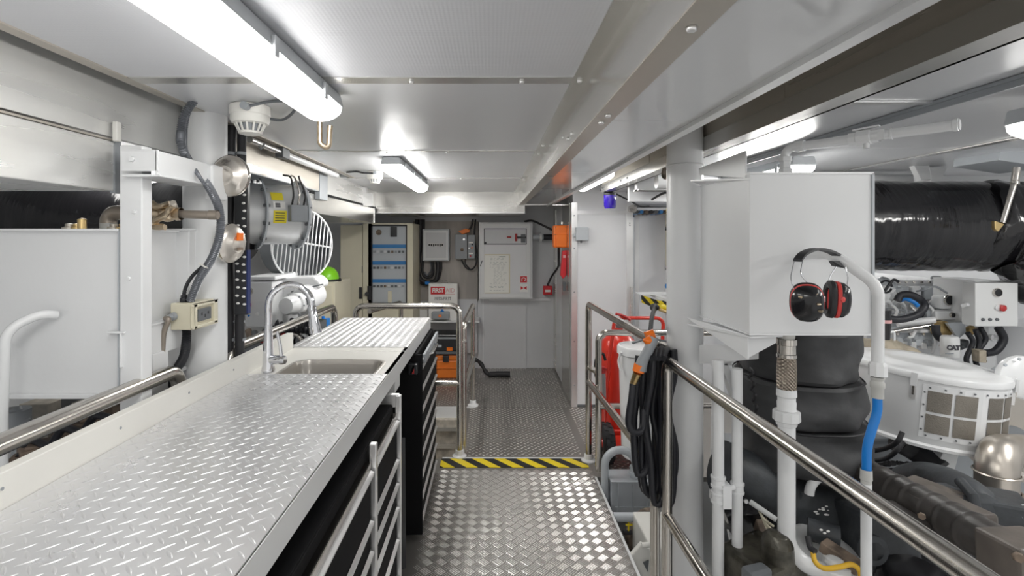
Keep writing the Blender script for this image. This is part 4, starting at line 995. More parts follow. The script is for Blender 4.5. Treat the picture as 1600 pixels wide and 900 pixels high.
# beacon, junction box, pipe stub
t = T('warning_beacon', 'dark blue glass warning beacon hanging from the soffit edge', 'beacon')
bc = V((X(953,4.25),4.25,0)); 
G().lathe([(.045,Z(301,4.25)),(.052,Z(300,4.25)-.012),(.052,Z(303,4.25)-.01),(.05,Z(304,4.25)-.01),(0,Z(304,4.25)-.01)],bc).obj('base','beacon_base',t)
G().lathe([(.052,Z(304,4.25)-.006),(.051,Z(322,4.25)),(.042,Z(326,4.25)),(0,Z(327,4.25))],bc).obj('glass','blue_glass',t)
G().cyl(V((bc.x,4.25,Z(301,4.25)-.005)),V((bc.x-.01,4.25,EYE+.376)),.012).obj('stem','grey_mid',t)
wire([V((bc.x+.04,4.25,Z(302,4.25))),P(985,314,4.3),P(1000,322,4.35),P(1014,322,4.4)],.007,'thin black cable from the blue beacon to the right','black_matte')
t = T('junction_box', 'small blue grey junction box on the closet wall', 'junction box')
bx(900,355,920,376,4.62,.065).obj('box','grey_paint',t,bev=.008); G().cyl(P(899,368,4.65),P(896,368,4.65),.016).obj('gland','grey_paint',t); G().cyl(P(908,376,4.65),P(908,380,4.65),.009).obj('plug','grey_dark',t)
t = T('pipe_end', 'ribbed stainless pipe end just left of the middle column top', 'pipe')
G().lathe([(.034,0),(.036,.008),(.030,.01),(.032,.03),(.036,.032),(.036,.045),(.03,.047),(.03,.14)],(X(1038,2.75),2.75,Z(270,2.75)),(1,.15,0)).obj('tube','conduit_brown',t)
t = T('cable_rack', 'grey rack with dark cables above the locker', 'cable rack')
G().box(1.30,4.60,Z(322,4.6),1.66,4.85,Z(318,4.6)).obj('tray','grey_mid',t); 
for k in range(7): G().cyl((1.34+.045*k,4.7,Z(331,4.7)),(1.34+.045*k,5.6,Z(331,4.7)),.018,seg=10).obj('cable',['grey_dark','blue_band','rust','black_matte'][k%4],t)
G().cyl((1.285,4.62,Z(326,4.6)),(1.285,4.7,Z(326,4.6)),.035).obj('ring','steel',t)
G().box(1.58,4.58,Z(333,4.6),1.74,4.6,Z(326,4.6)).obj('bracket','white_paint',t)
o = G().box(1.0,3.7,EYE+.26,1.75,3.74,EYE+.42).obj('hanging_panel','panel_white'); tag(o,'pale panel hanging behind the top of the middle column','panel')
o = wire([P(1018,312,3.65),P(1034,303,3.6),P(1046,300,3.6)],.008,'thin black rod in front of the hanging pale panel')
t = T('monitor', 'dark screen in a cream frame half hidden by the middle column', 'monitor')
G().box(1.69,4.9,Z(416,4.9),2.0,4.96,Z(332,4.9)).obj('frame','cream',t,bev=.004); G().box(X(1042,4.9),4.892,Z(405,4.9),1.95,4.9,Z(345,4.9)).obj('screen','black_gloss',t)
G().prism([P(1042,362,4.88),P(1047,345,4.88),P(1052,345,4.88),P(1052,370,4.88),P(1047,368,4.88)],(0,.008,0)).obj('painted_reflection','teal',t)  # teal patch painted in place of a reflection on the screen
t = T('small_shelf', 'white shelf below the half hidden dark screen', 'shelf')
G().box(1.70,4.8,Z(424,4.8),2.2,5.1,Z(420,4.8)).obj('board','white_paint',t); G().box(1.70,5.06,0,2.2,5.1,Z(424,4.8)).obj('panel','wall_grey',t)
t = T('blue_valve', 'small blue valve beside the middle column above the striped board', 'valve')
G().sph(P(1045,447,4.6),.035,(1,1,.8)).cyl(P(1040,447,4.6),P(1052,447,4.6),.02).obj('body','blue_band',t); G().cyl(P(1045,442,4.6),P(1045,436,4.6),.012).obj('stem','alu_bright',t); G().box(X(1041,4.6),4.55,Z(438,4.6),X(1052,4.6),4.6,Z(436,4.6)).obj('handle','grey_mid',t); G().cyl(P(1047,450,4.6),P(1047,475,4.6),.014).obj('stand','alu_bright',t)
t = T('striped_board', 'white bracket shelf with a yellow and black striped edge left of the middle column', 'shelf')
G().box(X(1003,2.62),2.62,Z(461.5,2.62),X(1070,2.62),2.74,Z(460,2.62)).obj('board','white_paint',t); G().box(.84,2.31,Z(465,2.62),.87,2.70,Z(461.5,2.62)).obj('arm','white_paint',t)
G().prism([P(1002,461,2.615),P(1003,473,2.615),P(1030,484,2.615),P(1058,489,2.615),P(1058,470,2.615),P(1030,470,2.615)],(0,.006,0)).obj('striped_edge','hazard_board',t)
t = T('yellow_valve', 'yellow valve handle on the striped shelf', 'valve')
G().tube([P(1020,479,2.55),P(1034,480,2.55),P(1046,481,2.56),P(1056,480,2.58)],lambda L: .014+.006*math.sin(L*60),12).obj('body','yellow',t); G().tube(spline([P(1030,483,2.53),P(1040,487,2.53),P(1050,488,2.54)]),.008,8).obj('lever','brass',t)
wire([P(1046,300,2.7),P(1044,320,2.7),P(1044,345,2.7),P(1041,360,2.7)],.007,'thin cord with a yellow knob hanging left of the middle column','black_matte')
o = G().sph(P(1045,328,2.69),.014,(1,1,1.1)).lathe([(.004,0),(.014,-.02)],P(1045,328,2.69)).obj('yellow_ball','yellow'); tag(o,'yellow knob on the cord left of the middle column','knob')
# ================================================================ STARBOARD (right)
def one(g, name, m, label, cat, bev=0, group=None):
    return tag(g.obj(name, m, bev=bev), label, cat, group)
# square white tank with brackets
d0 = 1.75
tx0, tx1, tz0, tz1 = X(1171,d0), X(1362,d0), Z(522,d0), Z(271,d0)
t = T('square_tank', 'square white tank with red ear defenders hanging in front of it', 'tank')
G().box(tx0,d0,tz0,tx1,2.16,tz1).obj('shell','white_paint',t,bev=.003)
G().box(tx0-.003,d0-.006,tz1-.004,tx1+.004,2.165,tz1+.004).obj('top_flange','white_gloss',t)
G().box(tx0-.003,d0-.006,tz0-.004,tx1+.004,2.165,tz0+.003).obj('bottom_flange','white_gloss',t)
G().box(tx1-.002,d0-.006,tz0,tx1+.006,d0+.02,tz1).obj('side_flange','grey_paint',t)
t = T('tank_bracket', 'white angled steel bracket joining the square tank to the middle column', 'bracket')
G().prism([(.86,2.12,Z(272,2.1)),(tx0-.004,1.77,Z(281,1.8)),(tx0-.004,1.77,Z(236,1.78)),(.86,2.12,Z(262,2.1))],(.006,.0,0)).obj('upper_plate','white_paint',t,bev=.002)
G().prism([(.80,2.05,Z(281,2.05)),(tx0-.002,1.74,Z(279,1.76)),(tx0+.03,1.80,Z(279,1.76)),(.88,2.17,Z(281,2.05))],(0,0,-.006)).obj('upper_shelf','white_paint',t)
bolt((.895,1.95,Z(258,1.9)),(-.7,-.7,0),.010,'white_gloss',t)
G().prism([(.79,2.08,Z(497,2.05)),(tx0-.002,1.76,Z(524,1.76)),(tx0-.002,1.76,Z(562,1.76)),(.84,2.14,Z(508,2.05))],(.006,0,0)).obj('lower_gusset','white_paint',t,bev=.002)
G().prism([(.79,2.06,Z(506,2.05)),(tx0-.002,1.74,Z(524,1.76)),(tx0+.12,1.76,Z(524,1.76)),(.86,2.16,Z(506,2.05))],(0,0,-.006)).obj('lower_shelf','white_paint',t)
G().prism([(.87,2.14,Z(538,2.15)),(1.02,1.96,Z(538,1.95)),(1.02,1.96,Z(562,1.95)),(.87,2.14,Z(568,2.15))],(.006,0,0)).obj('gusset','white_paint',t,bev=.002)
G().prism([(tx0+.01,1.78,Z(524,1.78)),(X(1213,1.78),1.78,Z(524,1.78)),(X(1213,1.78),1.78,Z(536,1.78)),(tx0+.01,1.78,Z(560,1.78))],(0,.006,0)).obj('gusset','white_paint',t,bev=.002)
# valve pipe on the tank
t = T('valve_pipe', 'white painted pipe with a valve reaching right from the top of the square tank', 'pipe')
a = V((X(1232,1.78),1.80,tz1)); z_ = Z(230,1.78)
b = V((X(1500,1.43),1.43,z_+.002)); 
dirn = (b-V((a.x,a.y,z_))).normalized()
G().tube(fillet([a,(a.x,a.y,z_),V((a.x,a.y,z_))+dirn*.16],.028),.0145).lathe([(.0145,0),(.019,0),(.019,.028),(.0145,.028)],V((a.x,a.y,z_))+dirn*.035,dirn).obj('elbow','white_gloss',t)
G().lathe([(.0145,0),(.022,0),(.022,.016),(.018,.02),(.018,.04),(.022,.044),(.022,.058),(.0145,.058)],a+V((0,0,.006)),seg=6,sm=False).obj('union','white_gloss',t)
G().cyl(V((a.x,a.y,z_))+dirn*.15,b,.0155).lathe([(.0155,0),(.018,.001),(.018,.012),(.0155,.013)],b-dirn*.015,dirn).lathe([(.0155,0),(.0175,.001),(.0175,.006),(.0155,.007)],b-dirn*.16,dirn).obj('tube','white_gloss',t)
vc = V((a.x,a.y,z_))+dirn*.235
G().sph(vc,.024).lathe([(.021,-.04),(.021,-.02),(.025,-.018),(.025,.018),(.021,.02),(.021,.04)],vc,dirn,8,False).obj('valve_body','white_gloss',t)
g = G().bar(vc+V((0,0,.026))-dirn*.03,vc+V((0,0,.03))+dirn*.04,.018,.005).bar(vc+V((0,-.026,.0))-dirn*.02,vc+V((0,-.026,0))+dirn*.035,.005,.03).cyl(vc+V((0,-.01,-.02)),vc+V((0,-.01,-.036)),.008)
g.obj('valve_lever','white_gloss',t)
# front pipe with ear defenders
t = T('bent_pipe', 'white pipe curving out of the square tank and down to a blue hose', 'pipe')
py = [P(1275,397,1.74),P(1300,397,1.62),P(1366,438,1.55),P(1372,470,1.52),P(1371,583,1.52)]
G().tube(fillet([(1.02+.06,1.75,Z(398,1.74)),P(1302,397,1.60),P(1372,446,1.52),P(1371.5,586,1.52)],.07,10),.0165).obj('tube','white_gloss',t)
G().lathe([(.0165,0),(.024,.002),(.024,.034),(.02,.042),(.0165,.044)],P(1371.5,588,1.52),(0,0,1),8,False).obj('nut','white_gloss',t)
G().lathe([(.0155,0),(.019,.003),(.0155,.010),(.019,.018),(.019,.03),(.016,.034),(.016,.062)],P(1371,589,1.52),(0,0,-1)).obj('fitting','tape_grey',t)
o = G().tube(spline([P(1371,621,1.52),P(1370,645,1.52),P(1362,672,1.52),P(1355,700,1.52),P(1354,738,1.52)],10),.0125,14).obj('hose','blue_hose'); tag(o,'bright blue hose hanging below the bent white pipe','hose')
t = T('lower_pipe', 'thin white pipe going down from the end of the blue hose', 'pipe')
G().lathe([(.015,0),(.016,.03),(.014,.032),(.014,.05)],P(1353.5,733,1.52),(0,0,-1)).obj('fitting','tape_grey',t)
G().cyl(P(1353.5,755,1.52),V((X(1354,1.52),1.52,-.5)),.0145).obj('tube','white_gloss',t)
# ear defenders
t = T('ear_defenders', 'black and red ear defenders hung over the bent white pipe', 'ear defenders')
ec = P(1276,455,1.50)
def Q(px, py, d=1.50): return P(px,py,d)
# padded headband, a curved strip over the pipe
bandp = spline([Q(1246,405,1.47),Q(1256,394,1.485),Q(1275,387.5,1.53),Q(1295,391,1.56),Q(1311,399,1.60)],8)
g = G(); vs = []
for i,p in enumerate(bandp):
    k = i/(len(bandp)-1); w = .012
    s_ = V((.5,-.75,0)).normalized()*w if 1 else 0
    nrm = V((0,0,1))
    vs += [p-s_, p+s_, p+s_-V((0,0,.007)), p-s_-V((0,0,.007))]
n = len(bandp)
g.add(vs,[(4*i+j,4*i+(j+1)%4,4*i+4+(j+1)%4,4*i+4+j) for i in range(n-1) for j in range(4)]+[(0,1,2,3),(4*n-4,4*n-3,4*n-2,4*n-1)],True)
g.obj('headband','black_matte',t)
G().prism([Q(1301,408,1.55),Q(1306,416,1.56),Q(1321,419,1.56),Q(1312,408,1.57)],(0,.02,0)).obj('headband','black_matte',t)
def wirep(*p): return G().tube(fillet(list(p),.02,5),.0016,8)
wirep(Q(1241,408,1.47),Q(1236,430,1.46),Q(1236,438,1.455),Q(1240,452,1.45)).obj('wire','chrome',t)
wirep(Q(1254,408,1.49),Q(1250,428,1.48),Q(1263,444,1.47),Q(1267,454,1.47)).obj('wire','chrome',t)
wirep(Q(1306,417,1.56),Q(1296,433,1.54),Q(1295,444,1.53)).obj('wire','chrome',t)
wirep(Q(1321,418,1.55),Q(1325,435,1.54),Q(1323,449,1.53)).obj('wire','chrome',t)
def cup(c, ax, nm, dx=0):
    ax = V(ax).normalized()
    up = V((0,0,1)); u = ax.cross(up).normalized(); w = u.cross(ax)*-1
    R = Matrix((u,w,ax)).transposed()
    def ell(prof, m, nme):
        g = G()
        seg = 32; vs = []
        for r,tt in prof:
            for k in range(seg):
                a = 2*PI*k/seg; cx_ = math.copysign(abs(math.cos(a))**.8,math.cos(a)); sy = math.copysign(abs(math.sin(a))**.8,math.sin(a))
                vs.append(c+u*(r*.80*cx_)+w*(r*1.02*sy)+ax*tt)
        fs = [(i*seg+k,i*seg+(k+1)%seg,(i+1)*seg+(k+1)%seg,(i+1)*seg+k) for i in range(len(prof)-1) for k in range(seg)]
        g.add(vs,fs,True); return g.obj(nme,m,t)
    s = ell([(0,.036),(.022,.035),(.040,.029),(.050,.016),(.051,.006)],'black_gloss','shell')
    ell([(.049,.007),(.0525,.004),(.0525,-.004),(.049,-.006)],'ear_red','red_ring')
    ell([(.050,-.005),(.054,-.010),(.053,-.020),(.044,-.026),(.033,-.022),(.031,-.014)],'foam','cushion')
    ell([(.033,-.016),(0,-.012)],'ear_red','lining')
    return s,u,w,ax
c1 = Q(1261,473,1.44); s,u,w,ax_ = cup(c1,(-.50,-1,-.25),'c')
for (a,b,r) in ((-.028,.012,.007),(-.024,-.006,.006),(.018,-.026,.007),(-.018,-.034,.005)):
    p = c1+u*a+w*b; q = math.sqrt(max(0,1-((a/.041)**2+(b/.051)**2))); G().sph(p+ax_*(.012+.024*q),r,(1.1,1.1,.6),8).lump(.004,90,a*99).obj('paint_spot','worn_brass',s)
c2 = Q(1306,468,1.50); cup(c2,(1,-.35,-.05),'c')
G().box(c1.x+.030,c1.y-.022,c1.z+.004,c1.x+.038,c1.y-.010,c1.z+.02).obj('pivot','alu_bright',t,bev=.002)
G().lathe([(.006,0),(.007,.004),(.0,.006)],Q(1282,460,1.44),(-.3,-1,0),12).obj('pivot','alu_bright',t)
G().lathe([(.007,0),(.008,.004),(.0,.006)],Q(1316,468,1.43),(.3,-1,0),12).obj('pivot','ear_red',t)
# braided connector and the pipe below the tank
t = T('flexible_connector', 'braided brown metal hose below the square tank', 'hose')
fc_ = V((X(1229,1.86),1.86,0)); zt = tz0
def zc(y): return Z(y,1.86)
G().lathe([(.034,zc(529)),(.034,zc(538)),(.030,zc(539)),(.031,zc(552)),(.0335,zc(553)),(.0335,zc(558)),(.030,zc(559))],fc_).obj('upper_collar','steel',t)
G().lathe([(.030,tz0),(.027,zc(529))],fc_).obj('neck','offwhite',t)
G().lathe([(.030,zc(556)),(.033,zc(575)),(.033,zc(595)),(.031,zc(609))],fc_,seg=32).obj('braided_sleeve','braid',t)
t = T('drain_pipe', 'white pipe with a large union nut running down below the braided hose', 'pipe')
G().lathe([(.033,zc(607)),(.034,zc(618)),(.030,zc(620)),(.030,zc(626)),(.032,zc(628)),(.031,zc(638)),(.034,zc(640))],fc_).obj('adapter','white_gloss',t)
G().lathe([(.030,zc(640)),(.045,zc(642)),(.046,zc(656)),(.036,zc(658)),(.034,zc(664)),(.029,zc(665))],fc_,seg=10,sm=False).obj('union_nut','white_gloss',t)
G().tube(fillet([V((fc_.x,1.86,zc(660))),V((fc_.x,1.86,Z(875,1.86))),P(1330,905,1.75)],.10,10),.029,20).obj('tube','white_gloss',t)
# two slim white pipes with clamps, and a trestle
for i,(px,r,lb,d) in enumerate(((1122,.021,'left slim white pipe right of the middle column',1.93),(1152,.019,'right slim white pipe right of the middle column',1.93))):
    t = T('slim_pipe', lb, 'pipe')
    G().cyl(V((X(px,d),d,-.55)),P(px,562+14*i,d),r).obj('tube','white_paint',t)
    for y in (752,776) if i == 0 else (762,):
        G().lathe([(r,-.022),(r+.006,-.02),(r+.006,-.012),(r+.003,-.01),(r+.003,.01),(r+.006,.012),(r+.006,.02),(r,.022)],P(px,y,d),seg=16).obj('clamp','white_gloss',t)
o = one(G().cyl(P(1130,766,1.91),P(1148,761,1.91),.009).box(X(1128,1.91),1.90,Z(785,1.95),X(1134,1.95),1.97,Z(750,1.95)),'clamp_link','white_gloss','short white clamp joining the two slim white pipes','clamp')
t = T('trestle', 'white slanting steel leg behind the slim white pipes', 'support')
G().bar(P(1128,566,2.3),P(1160,650,2.3),.05,.03).bar(P(1122,566,2.3),P(1117,780,2.25),.04,.03).bar(P(1108,566,2.3),P(1140,566,2.3),.05,.02).obj('frame','white_paint',t,bev=.003)
G().bar(P(1119,700,2.25),P(1160,900,2.1),.05,.012).obj('brace','white_paint',t)
# black wrapped insulation blanket
def blanket(cx, cy, r, tiers, label):
    t = T('insulation_blanket', label, 'blanket')
    for i,(z0,z1,rr,ox) in enumerate(tiers):
        g = G(); n = 14; prof = [(.001,z1-.01)]+[(rr*(.97+.045*math.sin(PI*k/n)**.5+(.015 if k in(1,n-1) else 0)), z1+(z0-z1)*k/n) for k in range(n+1)]+[(.001,z0+.01)]
        g.lathe(prof,(cx+ox,cy,0),seg=56)
        for j,p in enumerate(g.v):
            q = noise.noise(V((p.x*5,p.y*5,p.z*9+i*3)))*.035+noise.noise(V((p.x*14,p.y*14,p.z*22+i*5)))*.012
            dd = V((p.x-cx-ox,p.y-cy,0)); L = dd.length
            if L > .01: g.v[j] = p+dd/L*q
        o = g.obj('wrap_section','blanket',t)
        G().lathe([(rr*1.0,z1-.004),(rr*1.02,z1),(rr*1.0,z1+.004)],(cx+ox,cy,0),seg=48).lump(.012,6,i).obj('seam','black_matte',o)
    return t
blanket(1.335,2.25,.235,[(Z(595,2.1),Z(515,2.1),.235,0),(Z(664,2.1),Z(597,2.1),.242,0),(Z(738,2.1),Z(668,2.1),.255,.02)],'dark padded insulation blanket in three tiers behind the braided hose')
g = G()
for k in range(6): g.tube(spline([P(1172+2*k,575+18*k,2.05),P(1176+2*k,582+18*k,2.02),P(1170+3*k,590+18*k,2.05)]),.006,6)
o = one(g,'lacing','black_matte','tangled lacing wire down the left edge of the dark blanket','lacing')
# air filter canister
t = T('air_filter', 'round white air filter housing with a latched lid and mesh windows', 'air filter')
ac = V((2.115,2.5,0)); az0, az1 = EYE-.935, EYE-.620
ar = .305
def tiltp(g):  # the housing leans slightly
    R = Matrix.Rotation(.075,3,'Y')@Matrix.Rotation(.03,3,'X'); c = V((ac.x,ac.y,az1)); g.v = [c+R@(p-c) for p in g.v]; return g
tiltp(G().lathe([(ar-.012,az0),(ar,az0+.02),(ar,az1)],ac,seg=64)).obj('drum','white_gloss',t)
tiltp(G().lathe([(0,az0-.02),(ar-.06,az0-.02),(ar-.01,az0-.008),(ar+.012,az0+.0),(ar+.012,az0+.012),(ar,az0+.02)],ac,seg=64)).obj('base_pan','white_gloss',t)
tiltp(G().lathe([(ar+.002,az1-.022),(ar+.008,az1-.020),(ar+.009,az1-.002),(ar+.004,az1+.006),(ar-.03,az1+.012),(ar*.85,az1+.010),(ar*.72,az1+.016),(ar*.68,az1+.024),(ar*.45,az1+.024),(ar*.42,az1+.018),(0,az1+.02)],ac,seg=64)).obj('lid','white_gloss',t)
def afp(a, z, r=ar): return V((ac.x+r*math.sin(a), ac.y-r*math.cos(a), z))   # a=0 faces the camera axis direction
aw = -math.atan2(ac.x,ac.y)  # direction towards the viewer
def arc_patch(a0, a1, z0, z1, r, nm, m, par, th=.004):
    g = G(); k_ = 6; vs = []
    for k in range(k_+1):
        a = a0+(a1-a0)*k/k_
        vs += [afp(a,z0,r),afp(a,z1,r),afp(a,z1,r+th),afp(a,z0,r+th)]
    g.add(vs,[(4*k+j,4*k+(j+1)%4,4*k+4+(j+1)%4,4*k+4+j) for k in range(k_) for j in range(4)]+[(0,1,2,3),(4*k_,4*k_+1,4*k_+2,4*k_+3)])
    return tiltp(g).obj(nm,m,par)
win0, win1 = aw+.06, aw+1.36
fr = arc_patch(win0-.06,win1+.05,az0+.045,az1-.035,ar,'window_frame','white_gloss',t,.003)
za, zb, zm = az0+.07, az1-.06, (az0+az1)/2
for a0,a1 in ((0,.27),(.31,.58),(.74,1.0),(1.04,1.28)):
    for z0_,z1_ in ((za,zm-.006),(zm+.006,zb)):
        arc_patch(win0+a0,win0+a1,z0_,z1_,ar+.0032,'mesh_window','filter_mesh',fr,.001)
for k in range(8):
    for z_ in (za-.013,zb+.013): 
        p = afp(win0+.02+k*.17,z_,ar+.003); g = tiltp(G().cyl(p,p+V((math.sin(win0+.02+k*.17),-math.cos(win0+.02+k*.17),0))*.003,.004,seg=8)); g.obj('rivet','grey_dark',fr)
for k in range(4):
    p = afp(win0-.035,za+.01+k*.055,ar+.003); g = tiltp(G().cyl(p,p+V((math.sin(win0),-math.cos(win0),0))*.003,.004,seg=8)); g.obj('rivet','grey_dark',fr)
for a in (aw-1.0,aw-.10,aw+1.6):
    arc_patch(a-.035,a+.035,az1-.05,az1+.008,ar+.012,'latch','white_gloss',t,.01); l = arc_patch(a-.03,a+.03,az1-.11,az1-.055,ar+.002,'latch_catch','alu_bright',t,.012)
    arc_patch(a-.012,a+.012,az1-.09,az1-.05,ar+.014,'latch_hook','steel',l,.004)
# bracket under it
o = one(G().prism([P(1478,698,2.4),P(1502,698,2.4),P(1490,742,2.4),P(1464,728,2.4)],(0,.05,0)),'filter_bracket','white_gloss','pale slanting bracket under the white air filter','bracket',.002)
# grey elbow with end flange, right
t = T('grey_elbow', 'pale grey elbow with a bolted end cap at the right edge above the steel flange', 'pipe elbow')
ge = V((X(1640,2.3),2.3,Z(588,2.3)))
G().tube(fillet([P(1568,650,2.55),P(1562,600,2.55),P(1600,584,2.35)],.10,8),.075,24).obj('bend','grey_paint',t)
G().lathe([(.075,0),(.105,.0),(.108,.01),(.105,.03),(.085,.045),(.0,.05)],P(1592,592,2.36),(-.1,-1,.1),36).obj('end_cap','white_gloss',t)
for k in range(8): 
    a = k*PI/4; bolt(P(1592,592,2.32)+V((.09*math.cos(a),-.0,.09*math.sin(a))),(-.1,-1,.1),.008,'grey_paint',t)
# stainless elbow with flange
t = T('steel_elbow', 'bare stainless steel elbow pipe with a big bolted flange on the right', 'pipe elbow')
G().tube(fillet([P(1557,778,2.1),P(1557,706,2.1),P(1600,704,2.30)],.08,10),.070,28).lathe([(.074,-.004),(.078,0),(.074,.004)],P(1557,738,2.1)).obj('bend','warm_steel',t)
G().lathe([(.060,0),(.185,0),(.185,.022),(.060,.022)],P(1580,684,2.32),(-.62,-.78,.05),40,False).obj('flange','sink_steel',t)
for k in range(8):
    ax2 = V((-.62,-.78,.05)).normalized(); u = ax2.orthogonal().normalized(); w = ax2.cross(u); p = P(1580,684,2.32)+ax2*.02+(u*math.cos(k*PI/4+.3)+w*math.sin(k*PI/4+.3))*.15
    G().cyl(p,p+ax2*.012,.016,seg=6).obj('bolt','steel',t)
G().lathe([(.074,0),(.082,.003),(.082,.02),(.074,.022)],P(1557,772,2.1)).obj('clamp_band','conduit_brown',t)
# big wrapped exhaust, right
pts = resample([(1.36,2.9,Z(352,2.9)),(3.0,2.9,Z(354,2.9))],.015)
g = crinkle(G().tube(pts,.252,56),.004,6,3); one(g,'exhaust_pipe','wrap','thick black shiny wrapped pipe right of the square tank','exhaust pipe')
g = G().tube(resample(spline([(2.72,2.88,Z(348,2.85)),(2.90,2.80,Z(360,2.75)),(3.02,2.75,Z(395,2.75)),(3.2,2.8,Z(430,2.75))]),.02),lambda L: .25+.015*math.sin(L*30),40)
for j,p in enumerate(g.v): g.v[j] = p+noise.noise_vector(p*9)*.03+noise.noise_vector(p*25)*.010
one(g,'exhaust_elbow','wrap','crumpled black wrapped elbow at the right edge','exhaust pipe')
t = T('pipe_hanger', 'slim metal hanger rod in front of the thick black wrapped pipe', 'hanger')
G().cyl(P(1589,262,2.5),P(1586,282,2.5),.016).cyl(P(1587,280,2.5),P(1566,348,2.5),.012).lathe([(.018,0),(.018,.012)],P(1586,284,2.5),(-.2,0,-1)).obj('rod','steel',t)
G().prism([P(1555,345,2.5),P(1570,350,2.5),P(1560,362,2.5),P(1555,358,2.5)],(0,.02,0)).obj('clevis','brass',t,bev=.003)
t = T('ceiling_bracket', 'pale grey tapered bracket hanging from the ceiling at the right edge', 'bracket')
G().prism([P(1571,200,2.5),P(1640,185,2.5),P(1640,262,2.5),P(1560,250,2.5)],(0,.25,0)).obj('body','grey_paint',t,bev=.004)
G().prism([P(1548,215,2.48),P(1640,200,2.48),P(1640,206,2.48),P(1548,219,2.48)],(0,.3,0)).obj('lip','white_paint',t)
t = T('ceiling_bracket', 'white folded bracket on the ceiling left of the thick black wrapped pipe', 'bracket')
G().prism([P(1430,245,3.0),P(1450,242,3.0),P(1452,262,3.0),P(1462,280,3.0),P(1440,282,3.0),P(1428,258,3.0)],(0,.04,0)).prism([P(1452,262,3.0),P(1480,262,3.0),P(1474,274,3.0),P(1486,280,3.0),P(1455,284,3.0)],(0,.12,0)).obj('plate','white_paint',t,bev=.003)
one(G().cyl((1.05,3.25,EYE+.355),(2.75,3.25,EYE+.355),.045),'ceiling_pipe','white_paint','pale horizontal pipe above the thick black wrapped pipe','pipe')
# engine
t = T('ship_engine', 'large white engine behind the air filter under the black wrapped pipe', 'engine')
def eb(px0,py0,px1,py1,d,dep): return G().box(X(px0,d),d,Z(py1,d),X(px1,d),d+dep,Z(py0,d))
eb(1385,438,1500,478,3.25,.8).obj('rocker_cover','white_gloss',t,bev=.015)
eb(1372,473,1495,515,3.15,.9).obj('head','white_paint',t,bev=.012)
eb(1372,510,1560,640,3.2,.8).obj('block','white_paint',t,bev=.02)
for k in range(6): G().tube(spline([P(1376+19*k,478,3.12),P(1384+19*k,470,3.05),P(1393+19*k,480,3.1),P(1392+19*k,505,3.14)]),.014,10).obj('pipe_run','white_gloss',t)
for k in range(4): G().tube([P(1376,480+7*k,3.1),P(1428,487+6*k,3.0)],.006,8).obj('wire_run','grey_mid',t)
for k in range(4): G().tube(spline([P(1432+9*k,492,3.05),P(1440+9*k,500,3.02),P(1436+9*k,512,3.05)]),.012,10).obj('injector_pipe','grey_paint',t)
eb(1400,512,1462,545,3.0,.25).obj('intercooler','grey_paint',t,bev=.02)
eb(1408,515,1460,520,2.97,.03).obj('rail','white_paint',t)
G().tube(fillet([P(1420,528,2.95),P(1430,516,2.95)],0)if 0 else [P(1419,528,2.95),P(1426,526,2.95),P(1431,516,2.95)],.008,8).obj('lever','white_gloss',t)
G().tube(spline([P(1459,524,2.9),P(1462,535,2.9),P(1456,552,2.9)]),.008,8).obj('fuel_line','white_gloss',t)
for i,(px,py,r) in enumerate(((1382,440,.03),(1386,452,.04),(1395,446,.022),(1378,462,.045),(1404,452,.02),(1412,458,.025),(1378,436,.02))):
    G().sph(P(px,py,3.1),r,(1.1,.9,.8),10).lump(.008,30,i).obj('fitting','white_gloss' if i%2 else 'grey_paint',t)
G().tube([P(1384,448,3.0)+V((.035*math.cos(a),0,.035*math.sin(a))) for a in [PI*k/10 for k in range(20)]],.006,8).obj('belt','rubber',t)
G().tube(spline([P(1382,455,2.98),P(1395,438,2.98),P(1404,440,2.98)]),.008,8).obj('hose','rubber',t)
eb(1448,485,1462,499,2.98,.02).obj('side_plate','grey_mid',t)
g = eb(1462,486,1506,500,2.95,.12); g.obj('gauge_bar','white_paint',t,bev=.006)
for px,r in ((1487,.013),(1501,.013)): gauge(P(px,492,2.95),r,t,m='black_gloss')
eb(1472,463,1492,484,2.98,.08).obj('gauge_mount','white_paint',t,bev=.012); gauge(P(1482,469,2.98),.026,t,m='black_gloss')
eb(1494,470,1499,481,2.97,.02).obj('small_plate','grey_mid',t)
G().prism([P(1480,505,2.9),P(1508,503,2.9),P(1510,520,2.9),P(1498,530,2.9)],(0,.02,0)).obj('cover_plate','grey_paint',t,bev=.003)
G().lathe([(.0,0),(.045,0),(.05,-.02),(.05,-.05)],P(1478,514,2.92),(.2,-1,.2),20).obj('alternator','brass',t)
for k in range(14):
    G().sph(P(1470+(k*37)%50,512+(k*23)%45,2.95),.014+.006*(k%3),(1,1,1),8).lump(.006,50,k).obj('fitting',['brass','grey_dark','rust','alu_warm'][k%4],t)
for k,(pp) in enumerate((((1462,508),(1463,520),(1470,529),(1484,530)),((1560,512),(1568,530),(1556,548),(1538,552)),((1524,515),(1530,535),(1524,560),(1528,575)),((1532,512),(1540,530),(1530,548),(1538,565)),((1512,520),(1520,535),(1510,560),(1515,575)))):
    G().tube(spline([P(a,b,2.86) for a,b in pp]),.020 if k<2 else .013,12).obj('hose','rubber',t)
eb(1537,512,1546,533,2.9,.05).obj('hanger_plate','white_paint',t,bev=.004)
G().lathe([(.02,0),(.02,.02)],P(1548,527,2.88),(0,-1,0),8).obj('nut','white_gloss',t); 
eb(1531,548,1543,567,2.8,.05).lump(.01,12).obj('bracket','beige_fabric',t,bev=.004)
for k in range(9): bolt(P(1392+12*k,441,3.25),(0,-1,0),.009,'steel',t); bolt(P(1392+12*k,473,3.15)+V((0,-.005,0)),(0,-1,0),.008,'steel',t)
